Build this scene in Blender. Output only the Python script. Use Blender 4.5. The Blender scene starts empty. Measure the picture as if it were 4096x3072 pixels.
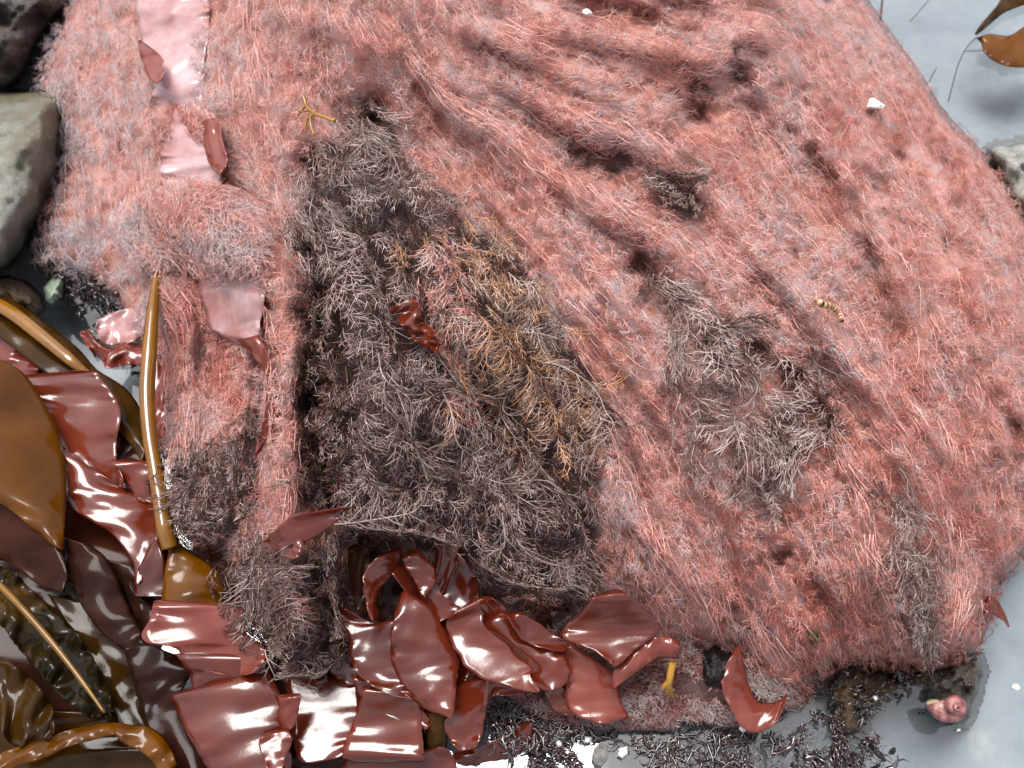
import bpy, math, numpy as np
from math import radians, tan, sin, cos, pi

# ------------------------------------------------------------------ camera, sky, sun, exposure
scene = bpy.context.scene
COL = scene.collection
W, H = 4096.0, 3072.0                      # photograph pixels, used as drawing units
HFOV = radians(55.0)
TILT = radians(30.0)
DIST = 0.538
TARGET = np.array([0.0, 0.0, 0.05])
CAM = TARGET + DIST * np.array([0.0, -sin(TILT), cos(TILT)])
cd = bpy.data.cameras.new("camera")
cam = bpy.data.objects.new("camera", cd)
COL.objects.link(cam)
cam.location = CAM
cam.rotation_euler = (TILT, 0, 0)
cd.sensor_width = 36.0
cd.lens = 18.0 / tan(HFOV / 2)
cd.clip_start = 0.01
cd.clip_end = 200.0
cd.dof.use_dof = True
cd.dof.focus_distance = 0.475
cd.dof.aperture_fstop = 15.0
scene.camera = cam

SUN_EL, SUN_AZ = radians(73.0), radians(-38.0)      # azimuth measured from +Y towards +X
world = bpy.data.worlds.new("World")
scene.world = world
world.use_nodes = True
wt = world.node_tree
wt.nodes.clear()
wo = wt.nodes.new("ShaderNodeOutputWorld")
wb = wt.nodes.new("ShaderNodeBackground")
sky = wt.nodes.new("ShaderNodeTexSky")
sky.sky_type = 'NISHITA'
sky.sun_disc = False
sky.sun_elevation = SUN_EL
sky.sun_rotation = SUN_AZ
sky.air_density = 1.0
sky.dust_density = 4.0
sky.ozone_density = 1.0
hs = wt.nodes.new("ShaderNodeHueSaturation")
hs.inputs["Saturation"].default_value = 0.38      # overcast: nearly white cloud light
wt.links.new(sky.outputs[0], hs.inputs["Color"])
wt.links.new(hs.outputs[0], wb.inputs["Color"])
wb.inputs["Strength"].default_value = 0.11
wt.links.new(wb.outputs[0], wo.inputs["Surface"])

sd = bpy.data.lights.new("sun", 'SUN')
sd.energy = 1.4
sd.angle = radians(30.0)
sd.color = (1.0, 0.97, 0.93)
sun = bpy.data.objects.new("sun", sd)
COL.objects.link(sun)
sun.rotation_euler = (radians(90) - SUN_EL, 0, pi - SUN_AZ)
sun.location = (0.3, 1.5, 2.5)

vs = scene.view_settings
vs.view_transform = 'Standard'
vs.look = 'None'
vs.gamma = 1.0
vs.use_curve_mapping = False
vs.exposure = 1.64
scene.render.engine = 'CYCLES'
scene.cycles.max_bounces = 8
scene.cycles.diffuse_bounces = 4
scene.cycles.transparent_max_bounces = 12
scene.cycles.caustics_refractive = True

RNG = np.random.default_rng(7)

# ------------------------------------------------------------------ helpers: space
ct, st = cos(TILT), sin(TILT)
TX = tan(HFOV / 2)


def unproject(X, Y, z):
    """point of the place that lies at height z under photograph position X, Y"""
    X, Y, z = np.broadcast_arrays(np.asarray(X, float), np.asarray(Y, float), np.asarray(z, float))
    x = (X / W - 0.5) * 2 * TX
    y = (0.5 - Y / H) * 2 * TX * 0.75
    dx, dy, dz = x, y * ct + st, y * st - ct
    t = (z - CAM[2]) / dz
    return np.stack([CAM[0] + t * dx, CAM[1] + t * dy, z], -1)


ZONES = {'S': (0, 0, 1.0), 'D': (0, 0, 4096 / 2212), 'R1': (0, 0, 1400 / 2212), 'R2': (0, 1000, 1400 / 2212),
         'R3': (0, 2022, 1400 / 2212), 'R4': (1300, 2022, 1400 / 2212), 'R5': (2696, 2022, 1400 / 2212),
         'R6': (1300, 1000, 1400 / 2212), 'R7': (2696, 0, 1400 / 2212), 'R8': (2696, 1000, 1400 / 2212),
         'Q1': (0, 1500, 1000 / 2212), 'Q2': (2600, 2550, 700 / 2212), 'Q3': (1100, 300, 800 / 2212),
         'Q4': (0, 0, 1024 / 2212), 'Q5': (2100, 0, 800 / 2212), 'Q6': (3400, 2600, 696 / 2212)}


def zp(zone, pts):
    ox, oy, s = ZONES[zone]
    p = np.asarray(pts, float)
    return p * s + np.array([ox, oy])


def noise2(x, y, seed=0):
    """smooth value noise in -1..1"""
    xi, yi = np.floor(x).astype(np.int64), np.floor(y).astype(np.int64)
    fx, fy = x - xi, y - yi
    fx, fy = fx * fx * (3 - 2 * fx), fy * fy * (3 - 2 * fy)

    def h(a, b):
        n = (a * 374761393 + b * 668265263 + seed * 974634777) & 0xffffffff
        n = ((n ^ (n >> 13)) * 1274126177) & 0xffffffff
        return ((n ^ (n >> 16)) & 0xffff) / 32767.5 - 1
    return (h(xi, yi) * (1 - fx) + h(xi + 1, yi) * fx) * (1 - fy) + (h(xi, yi + 1) * (1 - fx) + h(xi + 1, yi + 1) * fx) * fy


def fbm(x, y, seed=0, oct=3):
    s, a = 0, 1.0
    for i in range(oct):
        s = s + a * noise2(x * 2 ** i, y * 2 ** i, seed + i * 17)
        a *= 0.5
    return s / 1.75


def seg_dist(X, Y, pts, closed=False):
    d = np.full(X.shape, 1e9)
    P = list(pts) + ([pts[0]] if closed else [])
    if len(P) == 1:
        return np.hypot(X - P[0][0], Y - P[0][1])
    for (x0, y0), (x1, y1) in zip(P[:-1], P[1:]):
        vx, vy = x1 - x0, y1 - y0
        L = vx * vx + vy * vy + 1e-9
        t = np.clip(((X - x0) * vx + (Y - y0) * vy) / L, 0, 1)
        d = np.minimum(d, np.hypot(X - x0 - t * vx, Y - y0 - t * vy))
    return d


def inside(X, Y, pts):
    c = np.zeros(X.shape, bool)
    n = len(pts)
    for i in range(n):
        x0, y0 = pts[i]
        x1, y1 = pts[(i + 1) % n]
        if y0 == y1:
            continue
        m = ((y0 > Y) != (y1 > Y)) & (X < (x1 - x0) * (Y - y0) / (y1 - y0) + x0)
        c ^= m
    return c


def sdist(X, Y, pts):
    return seg_dist(X, Y, pts, True) * np.where(inside(X, Y, pts), 1, -1)


def smooth(a, b, x):
    t = np.clip((x - a) / (b - a), 0, 1)
    return t * t * (3 - 2 * t)


def crom(pts, n):
    """Catmull-Rom through the rows of pts, n samples per span"""
    P = np.asarray(pts, float)
    P = np.vstack([2 * P[0] - P[1], P, 2 * P[-1] - P[-2]])
    out = []
    for i in range(1, len(P) - 2):
        t = np.linspace(0, 1, n, endpoint=False)[:, None]
        a, b, c, d = P[i - 1], P[i], P[i + 1], P[i + 2]
        out.append(0.5 * (2 * b + (c - a) * t + (2 * a - 5 * b + 4 * c - d) * t ** 2 + (3 * b - a - 3 * c + d) * t ** 3))
    out.append(P[-2][None])
    return np.vstack(out)


# ------------------------------------------------------------------ helpers: objects
def setp(o, label=None, cat=None, group=None, kind=None):
    if label: o["label"] = label
    if cat: o["category"] = cat
    if group: o["group"] = group
    if kind: o["kind"] = kind
    return o


def mesh_object(name, V, Q, mat, parent=None, attrs=None, flat=False, origin=None):
    """V (n,3) in place coordinates, Q (m,4) or (m,3) faces"""
    V = np.asarray(V, np.float32)
    Q = np.asarray(Q, np.int32)
    if parent is not None:
        org = np.array(parent["_org"])
    elif origin is not None:
        org = np.asarray(origin, float)
    else:
        org = np.array([V[:, 0].mean(), V[:, 1].mean(), V[:, 2].min()])
    me = bpy.data.meshes.new(name)
    k = Q.shape[1]
    me.vertices.add(len(V))
    me.vertices.foreach_set("co", (V - org).astype(np.float32).ravel())
    me.loops.add(Q.size)
    me.loops.foreach_set("vertex_index", Q.ravel())
    me.polygons.add(len(Q))
    me.polygons.foreach_set("loop_start", np.arange(0, Q.size, k, dtype=np.int32))
    me.polygons.foreach_set("use_smooth", np.full(len(Q), not flat))
    for an, av in (attrs or {}).items():
        a = me.attributes.new(an, 'FLOAT', 'POINT')
        a.data.foreach_set("value", np.asarray(av, np.float32).ravel())
    me.update(calc_edges=True)
    me.materials.append(mat)
    o = bpy.data.objects.new(name, me)
    COL.objects.link(o)
    if parent is not None:
        o.parent = parent
    else:
        o.location = org
    o["_org"] = [float(v) for v in org]
    return o


def empty(name, loc):
    o = bpy.data.objects.new(name, None)
    COL.objects.link(o)
    o.location = loc
    o.empty_display_size = 0.01
    o["_org"] = [float(v) for v in loc]
    return o


def grid_faces(r, c, wrap=False):
    i = np.arange((r - 1) * c).reshape(r - 1, c)
    if not wrap:
        a = i[:, :-1]
        return np.stack([a, a + 1, a + c + 1, a + c], -1).reshape(-1, 4)
    a = i
    b = (np.arange(c) + 1) % c + np.arange(r - 1)[:, None] * c
    return np.stack([a, b, b + c, a + c], -1).reshape(-1, 4)


class Tubes:
    """collects thin rounded filaments (three-sided prisms) into one mesh"""
    def __init__(self): self.V, self.Q, self.T, self.n = [], [], [], 0

    def add(self, P, R, T, sides=3):
        """P (N,k,3), R (N,) or (N,k) radius, T (N,) tint"""
        P = np.asarray(P, float)
        N, k, _ = P.shape
        if N == 0: return
        R = np.asarray(R, float)
        if R.ndim == 1:
            R = R[:, None] * np.linspace(1.0, 0.35, k)[None]
        tg = np.gradient(P, axis=1)
        tg /= np.linalg.norm(tg, axis=2, keepdims=True) + 1e-12
        ref = RNG.normal(size=(N, 1, 3))
        a = np.cross(tg, np.broadcast_to(ref, tg.shape))
        a /= np.linalg.norm(a, axis=2, keepdims=True) + 1e-12
        b = np.cross(tg, a)
        ang = np.arange(sides) * 2 * pi / sides
        ring = P[:, :, None] + R[:, :, None, None] * (a[:, :, None] * np.cos(ang)[:, None] + b[:, :, None] * np.sin(ang)[:, None])
        base = self.n + (np.arange(N) * k * sides)[:, None, None] + (np.arange(k - 1) * sides)[None, :, None]
        i = np.arange(sides)[None, None]
        j = (i + 1) % sides
        q = np.stack([base + i, base + j, base + sides + j, base + sides + i], -1).reshape(-1, 4)
        self.V.append(ring.reshape(-1, 3))
        self.Q.append(q)
        T = np.asarray(T, float)
        if T.ndim == 1: T = np.repeat(T[:, None], k, 1)
        self.T.append(np.repeat(T.reshape(-1), sides))
        self.n += N * k * sides

    def build(self, name, mat, parent=None):
        return mesh_object(name, np.vstack(self.V), np.vstack(self.Q), mat, parent, {"tint": np.concatenate(self.T)})


# ------------------------------------------------------------------ materials
class NT:
    def __init__(self, name):
        self.m = bpy.data.materials.new(name)
        self.m.use_nodes = True
        self.t = self.m.node_tree
        self.t.nodes.clear()
        self.out = self.n("ShaderNodeOutputMaterial")

    def n(self, typ, **kw):
        nd = self.t.nodes.new(typ)
        for k, v in kw.items():
            if k in nd.inputs: nd.inputs[k].default_value = v
            else: setattr(nd, k, v)
        return nd

    def l(self, a, b): self.t.links.new(a, b)

    def ramp(self, src, stops):
        r = self.n("ShaderNodeValToRGB")
        cr = r.color_ramp
        while len(cr.elements) < len(stops): cr.elements.new(0.5)
        for e, (p, c) in zip(cr.elements, stops):
            e.position = p
            e.color = (*c, 1)
        self.l(src, r.inputs[0])
        return r.outputs[0]

    def noise(self, scale, detail=3, rough=0.55, vec=None):
        nz = self.n("ShaderNodeTexNoise")
        nz.inputs["Scale"].default_value = scale
        nz.inputs["Detail"].default_value = detail
        nz.inputs["Roughness"].default_value = rough
        if vec is None:
            tc = self.n("ShaderNodeTexCoord")
            vec = tc.outputs["Object"]
        self.l(vec, nz.inputs["Vector"])
        return nz.outputs["Fac"]

    def math(self, op, a, b):
        m = self.n("ShaderNodeMath", operation=op)
        for i, v in enumerate((a, b)):
            if isinstance(v, (int, float)): m.inputs[i].default_value = v
            else: self.l(v, m.inputs[i])
        return m.outputs[0]

    def bump(self, h, strength, dist):
        b = self.n("ShaderNodeBump")
        b.inputs["Strength"].default_value = strength
        b.inputs["Distance"].default_value = dist
        self.l(h, b.inputs["Height"])
        return b.outputs[0]

    def bsdf(self, color, rough=0.4, spec=0.5, coat=0.0, coat_rough=0.05, normal=None, ior=1.5):
        p = self.n("ShaderNodeBsdfPrincipled")
        if isinstance(color, tuple): p.inputs["Base Color"].default_value = (*color, 1)
        else: self.l(color, p.inputs["Base Color"])
        if isinstance(rough, (int, float)): p.inputs["Roughness"].default_value = rough
        else: self.l(rough, p.inputs["Roughness"])
        p.inputs["Specular IOR Level"].default_value = spec
        p.inputs["IOR"].default_value = ior
        p.inputs["Coat Weight"].default_value = coat
        p.inputs["Coat Roughness"].default_value = coat_rough
        if normal is not None:
            self.l(normal, p.inputs["Normal"])
        return p

    def mix(self, a, b, f):
        m = self.n("ShaderNodeMixShader")
        m.inputs[0].default_value = f
        self.l(a, m.inputs[1])
        self.l(b, m.inputs[2])
        return m.outputs[0]

    def done(self, sh):
        self.l(sh, self.out.inputs["Surface"])
        return self.m


def weed_mat(name, stops, rough=0.35, spec=0.6, trans=0.0, tcol=(0.5, 0.15, 0.1)):
    t = NT(name)
    at = t.n("ShaderNodeAttribute", attribute_name="tint")
    col = t.ramp(at.outputs["Fac"], stops)
    p = t.bsdf(col, rough, spec)
    sh = p.outputs[0]
    if trans:
        tr = t.n("ShaderNodeBsdfTranslucent")
        t.l(col, tr.inputs["Color"])
        sh = t.mix(sh, tr.outputs[0], trans)
    return t.done(sh)


M_PINK = weed_mat("pink_filament", [(0.0, (0.37, 0.095, 0.070)), (0.25, (0.58, 0.225, 0.178)), (0.5, (0.67, 0.360, 0.310)),
                                    (0.75, (0.56, 0.400, 0.385)), (1.0, (0.40, 0.360, 0.385))], 0.32, 0.6, 0.15)  # upper mauve stops also carry painted sky sheen
M_BROWN = weed_mat("brown_filament", [(0.0, (0.035, 0.013, 0.010)), (0.35, (0.075, 0.031, 0.024)), (0.6, (0.155, 0.085, 0.070)),
                                      (0.8, (0.33, 0.240, 0.215)), (0.86, (0.17, 0.085, 0.050)), (1.0, (0.34, 0.160, 0.080))], 0.26, 1.0)
M_STEM = weed_mat("pale_stem", [(0.0, (0.08, 0.045, 0.038)), (1.0, (0.24, 0.18, 0.16))], 0.28, 0.8)
M_DARKWEED = weed_mat("dark_wet_filament", [(0.0, (0.008, 0.005, 0.006)), (1.0, (0.04, 0.018, 0.016))], 0.18, 0.8)


def frond_mat(name, c0, c1, tcol, trans=0.4, rough=0.17, coat=0.3, bump=0.5, bscale=300, spec=0.5):
    t = NT(name)
    tc = t.n("ShaderNodeTexCoord")
    oi = t.n("ShaderNodeObjectInfo")
    of = t.n("ShaderNodeVectorMath", operation='ADD')
    t.l(tc.outputs["Object"], of.inputs[0])
    t.l(oi.outputs["Location"], of.inputs[1])
    v = of.outputs[0]
    n1 = t.math('ADD', t.math('MULTIPLY', t.noise(24, 5, 0.65, v), 0.8), t.math('MULTIPLY', oi.outputs["Random"], 0.2))
    dk = tuple(x * .55 for x in c0)
    col = t.ramp(n1, [(0.28, dk), (0.42, c0), (0.62, c1), (0.8, tuple(min(1, x * 1.35) for x in c1))])
    rg = t.math('ADD', t.math('MULTIPLY', t.noise(70, 5, 0.7, v), 0.20), rough - 0.14)
    hgt = t.math('ADD', t.math('MULTIPLY', t.noise(bscale * 2, 4, 0.7, v), 0.25), t.math('MULTIPLY', t.noise(70, 3, 0.5, v), 0.8))
    b = t.bump(hgt, bump, 0.0005)
    p = t.bsdf(col, rg, spec, coat, 0.06, b)
    t.l(b, p.inputs["Coat Normal"])
    p.inputs["Coat Roughness"].default_value = 0.07
    tr = t.n("ShaderNodeBsdfTranslucent")
    tr.inputs["Color"].default_value = (*tcol, 1)
    return t.done(t.mix(p.outputs[0], tr.outputs[0], trans))


M_RED = frond_mat("red_frond", (0.080, 0.0125, 0.005), (0.130, 0.022, 0.008), (0.50, 0.075, 0.014), 0.42, 0.16, 0.65, 0.45, 300, 0.6)
M_REDLIGHT = frond_mat("light_red_frond", (0.140, 0.026, 0.016), (0.21, 0.048, 0.030), (0.48, 0.11, 0.05), 0.42, 0.16, 0.55, 0.45, 300, 0.5)
M_PALEGLARE = frond_mat("pale_glare_frond", (0.32, 0.155, 0.145), (0.50, 0.35, 0.36), (0.60, 0.20, 0.13), 0.25, 0.2, 0.8)  # pale pink carries sky glare on red fronds; scraps are pale themselves
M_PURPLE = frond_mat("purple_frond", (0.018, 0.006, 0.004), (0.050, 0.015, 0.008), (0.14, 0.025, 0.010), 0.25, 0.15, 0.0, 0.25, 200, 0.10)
M_KELP = frond_mat("golden_kelp", (0.085, 0.029, 0.0005), (0.14, 0.050, 0.0008), (0.42, 0.15, 0.002), 0.45, 0.15, 0.15, 0.3, 120, 0.3)
M_KELPDARK = frond_mat("brown_kelp", (0.022, 0.010, 0.002), (0.055, 0.023, 0.002), (0.14, 0.055, 0.003), 0.35, 0.15, 0.0, 0.4, 140, 0.2)
M_KELPBULL = frond_mat("wrinkled_kelp", (0.012, 0.007, 0.002), (0.080, 0.036, 0.002), (0.16, 0.07, 0.004), 0.25, 0.16, 0.0, 0.8, 130, 0.2)
M_STIPE = frond_mat("yellow_stipe", (0.13, 0.050, 0.002), (0.19, 0.078, 0.004), (0.33, 0.14, 0.006), 0.2, 0.16, 0.4, 0.15, 60)
M_MIDRIB = frond_mat("dull_midrib", (0.10, 0.045, 0.003), (0.15, 0.068, 0.005), (0.3, 0.14, 0.01), 0.2, 0.25, 0.1, 0.3, 90, 0.3)
M_GREEN = frond_mat("green_weed", (0.02, 0.07, 0.01), (0.05, 0.14, 0.02), (0.08, 0.25, 0.02), 0.3, 0.15)
M_YELLOW = frond_mat("yellow_weed", (0.22, 0.10, 0.008), (0.32, 0.16, 0.02), (0.4, 0.22, 0.02), 0.2, 0.25)


def rock_mat(name, stops, scale=60, rough=0.5, bump=0.7, spec=0.5, dist=0.004, patch=None):
    t = NT(name)
    n1 = t.noise(scale, 6, 0.65)
    col = t.ramp(n1, stops)
    if patch:
        pc, psc, lo, hi = patch
        mx = t.n("ShaderNodeMix", data_type='RGBA')
        f = t.ramp(t.noise(psc, 4, 0.6), [(lo, (0, 0, 0)), (hi, (1, 1, 1))])
        t.l(f, mx.inputs[0])
        t.l(col, mx.inputs[6])
        mx.inputs[7].default_value = (*pc, 1)
        col = mx.outputs[2]
    b = t.bump(t.noise(scale * 4, 5, 0.7), bump, dist)
    return t.done(t.bsdf(col, rough, spec, 0, 0.05, b).outputs[0])


def boulder_mat():
    t = NT("boulder_crust")
    base = t.ramp(t.noise(90, 6, 0.65), [(0.3, (0.020, 0.008, 0.007)), (0.5, (0.060, 0.024, 0.020)), (0.62, (0.10, 0.055, 0.052)), (0.75, (0.14, 0.11, 0.09))])
    felt = t.ramp(t.noise(55, 5, 0.7), [(0.3, (0.22, 0.060, 0.042)), (0.5, (0.46, 0.210, 0.170)), (0.68, (0.42, 0.320, 0.325))])
    at = t.n("ShaderNodeAttribute", attribute_name="felt")
    mx = t.n("ShaderNodeMix", data_type='RGBA')
    t.l(at.outputs["Fac"], mx.inputs[0])
    t.l(base, mx.inputs[6])
    t.l(felt, mx.inputs[7])
    b = t.bump(t.noise(420, 5, 0.75), 1.0, 0.003)
    return t.done(t.bsdf(mx.outputs[2], 0.45, 0.5, 0, 0.05, b).outputs[0])


M_BOULDER = boulder_mat()
def grey_stone_mat():
    t = NT("grey_stone")
    c1 = t.ramp(t.noise(30, 8, 0.72), [(0.3, (0.06, 0.058, 0.042)), (0.42, (0.15, 0.152, 0.13)), (0.55, (0.26, 0.265, 0.245)), (0.72, (0.38, 0.38, 0.35))])
    f1 = t.ramp(t.noise(11, 5, 0.6), [(0.40, (0, 0, 0)), (0.60, (1, 1, 1))])
    m1 = t.n("ShaderNodeMix", data_type='RGBA')
    t.l(f1, m1.inputs[0]); t.l(c1, m1.inputs[6]); m1.inputs[7].default_value = (0.10, 0.085, 0.045, 1)
    f2 = t.ramp(t.noise(26, 5, 0.65), [(0.66, (0, 0, 0)), (0.72, (1, 1, 1))])
    m2 = t.n("ShaderNodeMix", data_type='RGBA')
    t.l(f2, m2.inputs[0]); t.l(m1.outputs[2], m2.inputs[6]); m2.inputs[7].default_value = (0.42, 0.22, 0.21, 1)
    b = t.bump(t.noise(140, 8, 0.75), 0.9, 0.004)
    return t.done(t.bsdf(m2.outputs[2], 0.32, 0.6, 0, 0.05, b).outputs[0])


M_GREYROCK = grey_stone_mat()
M_DARKROCK = rock_mat("dark_wet_stone", [(0.3, (0.012, 0.008, 0.006)), (0.6, (0.05, 0.035, 0.025)), (0.8, (0.16, 0.13, 0.10))], 70, 0.25, 0.9, 0.7)
M_BROWNROCK = rock_mat("brown_weedy_stone", [(0.3, (0.020, 0.010, 0.005)), (0.55, (0.06, 0.032, 0.012)), (0.75, (0.16, 0.10, 0.05))], 90, 0.35, 0.9, 0.5)
M_GREENSTONE = rock_mat("green_grey_pebble", [(0.3, (0.10, 0.13, 0.09)), (0.7, (0.22, 0.27, 0.21))], 60, 0.25, 0.3)
M_SHELL = rock_mat("white_shell", [(0.3, (0.45, 0.42, 0.36)), (0.7, (0.80, 0.78, 0.72))], 120, 0.3, 0.3, 0.5, 0.001)
M_BARN = rock_mat("pale_crusted_stone", [(0.3, (0.14, 0.14, 0.12)), (0.55, (0.32, 0.31, 0.28)), (0.7, (0.55, 0.50, 0.45))], 160, 0.5, 0.9)
M_BLACK = rock_mat("black_wet_lump", [(0.3, (0.002, 0.0015, 0.0015)), (0.7, (0.005, 0.003, 0.003))], 120, 0.10, 0.6, 0.4)
M_FLOOR = rock_mat("pool_bed", [(0.3, (0.20, 0.215, 0.23)), (0.5, (0.26, 0.28, 0.30)), (0.62, (0.29, 0.305, 0.315)), (0.72, (0.40, 0.39, 0.37))], 22, 0.6, 0.4)


def water_mat():
    t = NT("pool_water")
    b = t.bump(t.noise(14, 2, 0.5), 0.12, 0.01)
    fr = t.n("ShaderNodeFresnel")
    fr.inputs["IOR"].default_value = 1.75
    t.l(b, fr.inputs["Normal"])
    g = t.n("ShaderNodeBsdfGlossy")
    g.inputs["Roughness"].default_value = 0.03
    t.l(b, g.inputs["Normal"])
    tr = t.n("ShaderNodeBsdfTransparent")
    tr.inputs["Color"].default_value = (0.80, 0.84, 0.86, 1)
    m = t.n("ShaderNodeMixShader")
    t.l(fr.outputs[0], m.inputs[0])
    t.l(tr.outputs[0], m.inputs[1])
    t.l(g.outputs[0], m.inputs[2])
    return t.done(m.outputs[0])


M_WATER = water_mat()

# ------------------------------------------------------------------ setting: pool bed and water
ax = np.sign(np.linspace(-1, 1, 161)) * (np.abs(np.linspace(-1, 1, 161)) ** 3.2) * 6.0
gx, gy = np.meshgrid(ax, ax)
gz = -0.042 + 0.006 * fbm(gx * 9, gy * 9, 3)
bed = mesh_object("pool_bed", np.stack([gx, gy, gz], -1).reshape(-1, 3), grid_faces(161, 161), M_FLOOR, origin=(0, 0, -0.042))
setp(bed, "pale sandy bed of the tide pool seen through shallow water", None, None, "structure")
wx, wy = np.meshgrid(np.linspace(-6, 6, 9), np.linspace(-6, 6, 9))
wat = mesh_object("pool_water", np.stack([wx, wy, wx * 0], -1).reshape(-1, 3), grid_faces(9, 9), M_WATER, origin=(0, 0, 0))
setp(wat, "still tide pool water reflecting the white sky", None, None, "structure")

# ------------------------------------------------------------------ boulder height map (drawing units -> metres)
STEP = 10
GX, GY = np.meshgrid(np.arange(-700, 4801, STEP, dtype=float), np.arange(-1000, 3301, STEP, dtype=float))
OUT = [(3480, 0), (3590, 150), (3690, 280), (3780, 440), (3910, 575), (4020, 690), (4085, 800), (4160, 950), (4230, 1300), (4250, 1700),
       (4200, 2100), (4080, 2270), (4010, 2320), (3980, 2460), (3925, 2590), (3830, 2670), (3630, 2690), (3400, 2665), (3260, 2740),
       (3222, 2850), (3100, 2900), (2800, 2930), (2400, 2930), (2150, 2890), (1950, 2750), (1600, 2560), (1420, 2660), (1250, 2760), (1050, 2620),
       (930, 2380), (830, 2220), (680, 2180), (640, 1950), (640, 1480), (600, 1420), (520, 1330), (400, 1190), (250, 1115), (130, 1080), (120, 900), (215, 640), (200, 500), (100, 330),
       (200, 90), (270, 0), (300, -300), (600, -700), (1500, -900), (2600, -850), (3200, -450)]
MND = [(3480, 0), (3590, 150), (3690, 280), (3780, 440), (3910, 575), (4020, 690), (4085, 800), (4160, 950), (4230, 1300), (4250, 1700),
       (4200, 2100), (4080, 2270), (4010, 2320), (3980, 2460), (3925, 2590), (3830, 2670), (3630, 2690), (3400, 2665), (3290, 2720), (3240, 2700),
       (3180, 2760), (3080, 2710), (2960, 2590), (2800, 2570), (2640, 2540), (2450, 2490), (2300, 2450), (2000, 2390), (1850, 2270), (1600, 2215),
       (1400, 2190), (1370, 2330), (1380, 2600), (1250, 2740), (1080, 2640), (930, 2380), (930, 2240), (900, 2170), (680, 2180), (650, 1950), (640, 1480), (600, 1420), (520, 1330), (400, 1190), (250, 1115),
       (130, 1080), (120, 900), (215, 640), (200, 500), (100, 330), (200, 90), (270, 0), (300, -300), (600, -700), (1500, -900), (2600, -850), (3200, -450)]
dO = sdist(GX, GY, OUT)
dM = sdist(GX, GY, MND)

# flow of the combed weed
FL = np.array([(400, 300, .15, 1), (450, 800, 0, 1), (900, 300, .05, 1), (1100, 700, .02, 1), (850, 1500, 0, 1), (1200, 1400, 0, 1), (1150, 2200, -.05, 1),
               (600, 850, .6, .7), (850, 950, .9, .45), (950, 820, .8, .3), (1250, 200, .1, 1),
               (1600, 200, .55, .85), (1700, 800, .75, .65), (2000, 300, .9, .4), (2400, 150, 1, .15), (2900, 170, .95, .1), (3150, 400, .5, .85),
               (2300, 600, .85, .55), (2600, 850, .8, .6), (2100, 900, .75, .7), (2300, 1300, .6, .8), (2700, 1300, .7, .75), (3100, 900, .6, .8),
               (3500, 700, .5, .85), (3800, 1000, .5, .85), (3200, 1500, .65, .75), (3700, 1500, .5, .85), (4000, 1700, .4, .9), (2600, 1900, .4, .95),
               (2700, 2400, .45, .9), (3000, 2200, .5, .85), (3400, 2300, .4, .9), (3800, 2200, .15, 1), (3800, 2550, -.3, 1), (1500, 1200, .15, 1),
               (1700, 1900, .5, .9), (2000, 1600, .6, .8), (2100, 2200, .6, .75), (1500, 2000, .05, 1), (750, 2000, -.15, 1), (1200, 2600, -.05, 1), (1000, 2500, -.35, 1),
               (3400, 100, .6, .8), (2500, -500, .3, .9), (1000, -500, 0, 1)])
FU = np.zeros_like(GX)
FV = np.zeros_like(GX)
ws = np.zeros_like(GX)
for (x, y, u, v) in FL:
    w = 1.0 / ((GX - x) ** 2 + (GY - y) ** 2 + 120.0 ** 2) ** 1.6
    L = math.hypot(u, v)
    FU += w * u / L; FV += w * v / L; ws += w
FU /= ws; FV /= ws
wob = 0.35 * fbm(GX / 240, GY / 240, 51)
c, s = np.cos(wob), np.sin(wob)
FU, FV = FU * c - FV * s, FU * s + FV * c
L = np.hypot(FU, FV); FU /= L; FV /= L


def samp(A, X, Y):
    fx = np.clip((X + 700) / STEP, 0, GX.shape[1] - 1.001)
    fy = np.clip((Y + 1000) / STEP, 0, GX.shape[0] - 1.001)
    i, j = fx.astype(int), fy.astype(int)
    u, v = fx - i, fy - j
    return (A[j, i] * (1 - u) + A[j, i + 1] * u) * (1 - v) + (A[j + 1, i] * (1 - u) + A[j + 1, i + 1] * u) * v


def streak(seed, scale, n=14, step=16.0):
    """noise smeared along the flow: long folds"""
    acc = np.zeros_like(GX)
    for sgn in (1, -1):
        X, Y = GX.copy(), GY.copy()
        for _ in range(n):
            acc += noise2(X / scale, Y / scale, seed)
            u, v = samp(FU, X, Y), samp(FV, X, Y)
            X += sgn * step * u; Y += sgn * step * v
    return acc / (2 * n)


FOLD = streak(11, 95, 20, 28.0)
FOLD /= FOLD.std()
FOLD2 = streak(12, 38, 10, 18.0)
FOLD2 /= FOLD2.std()

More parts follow.
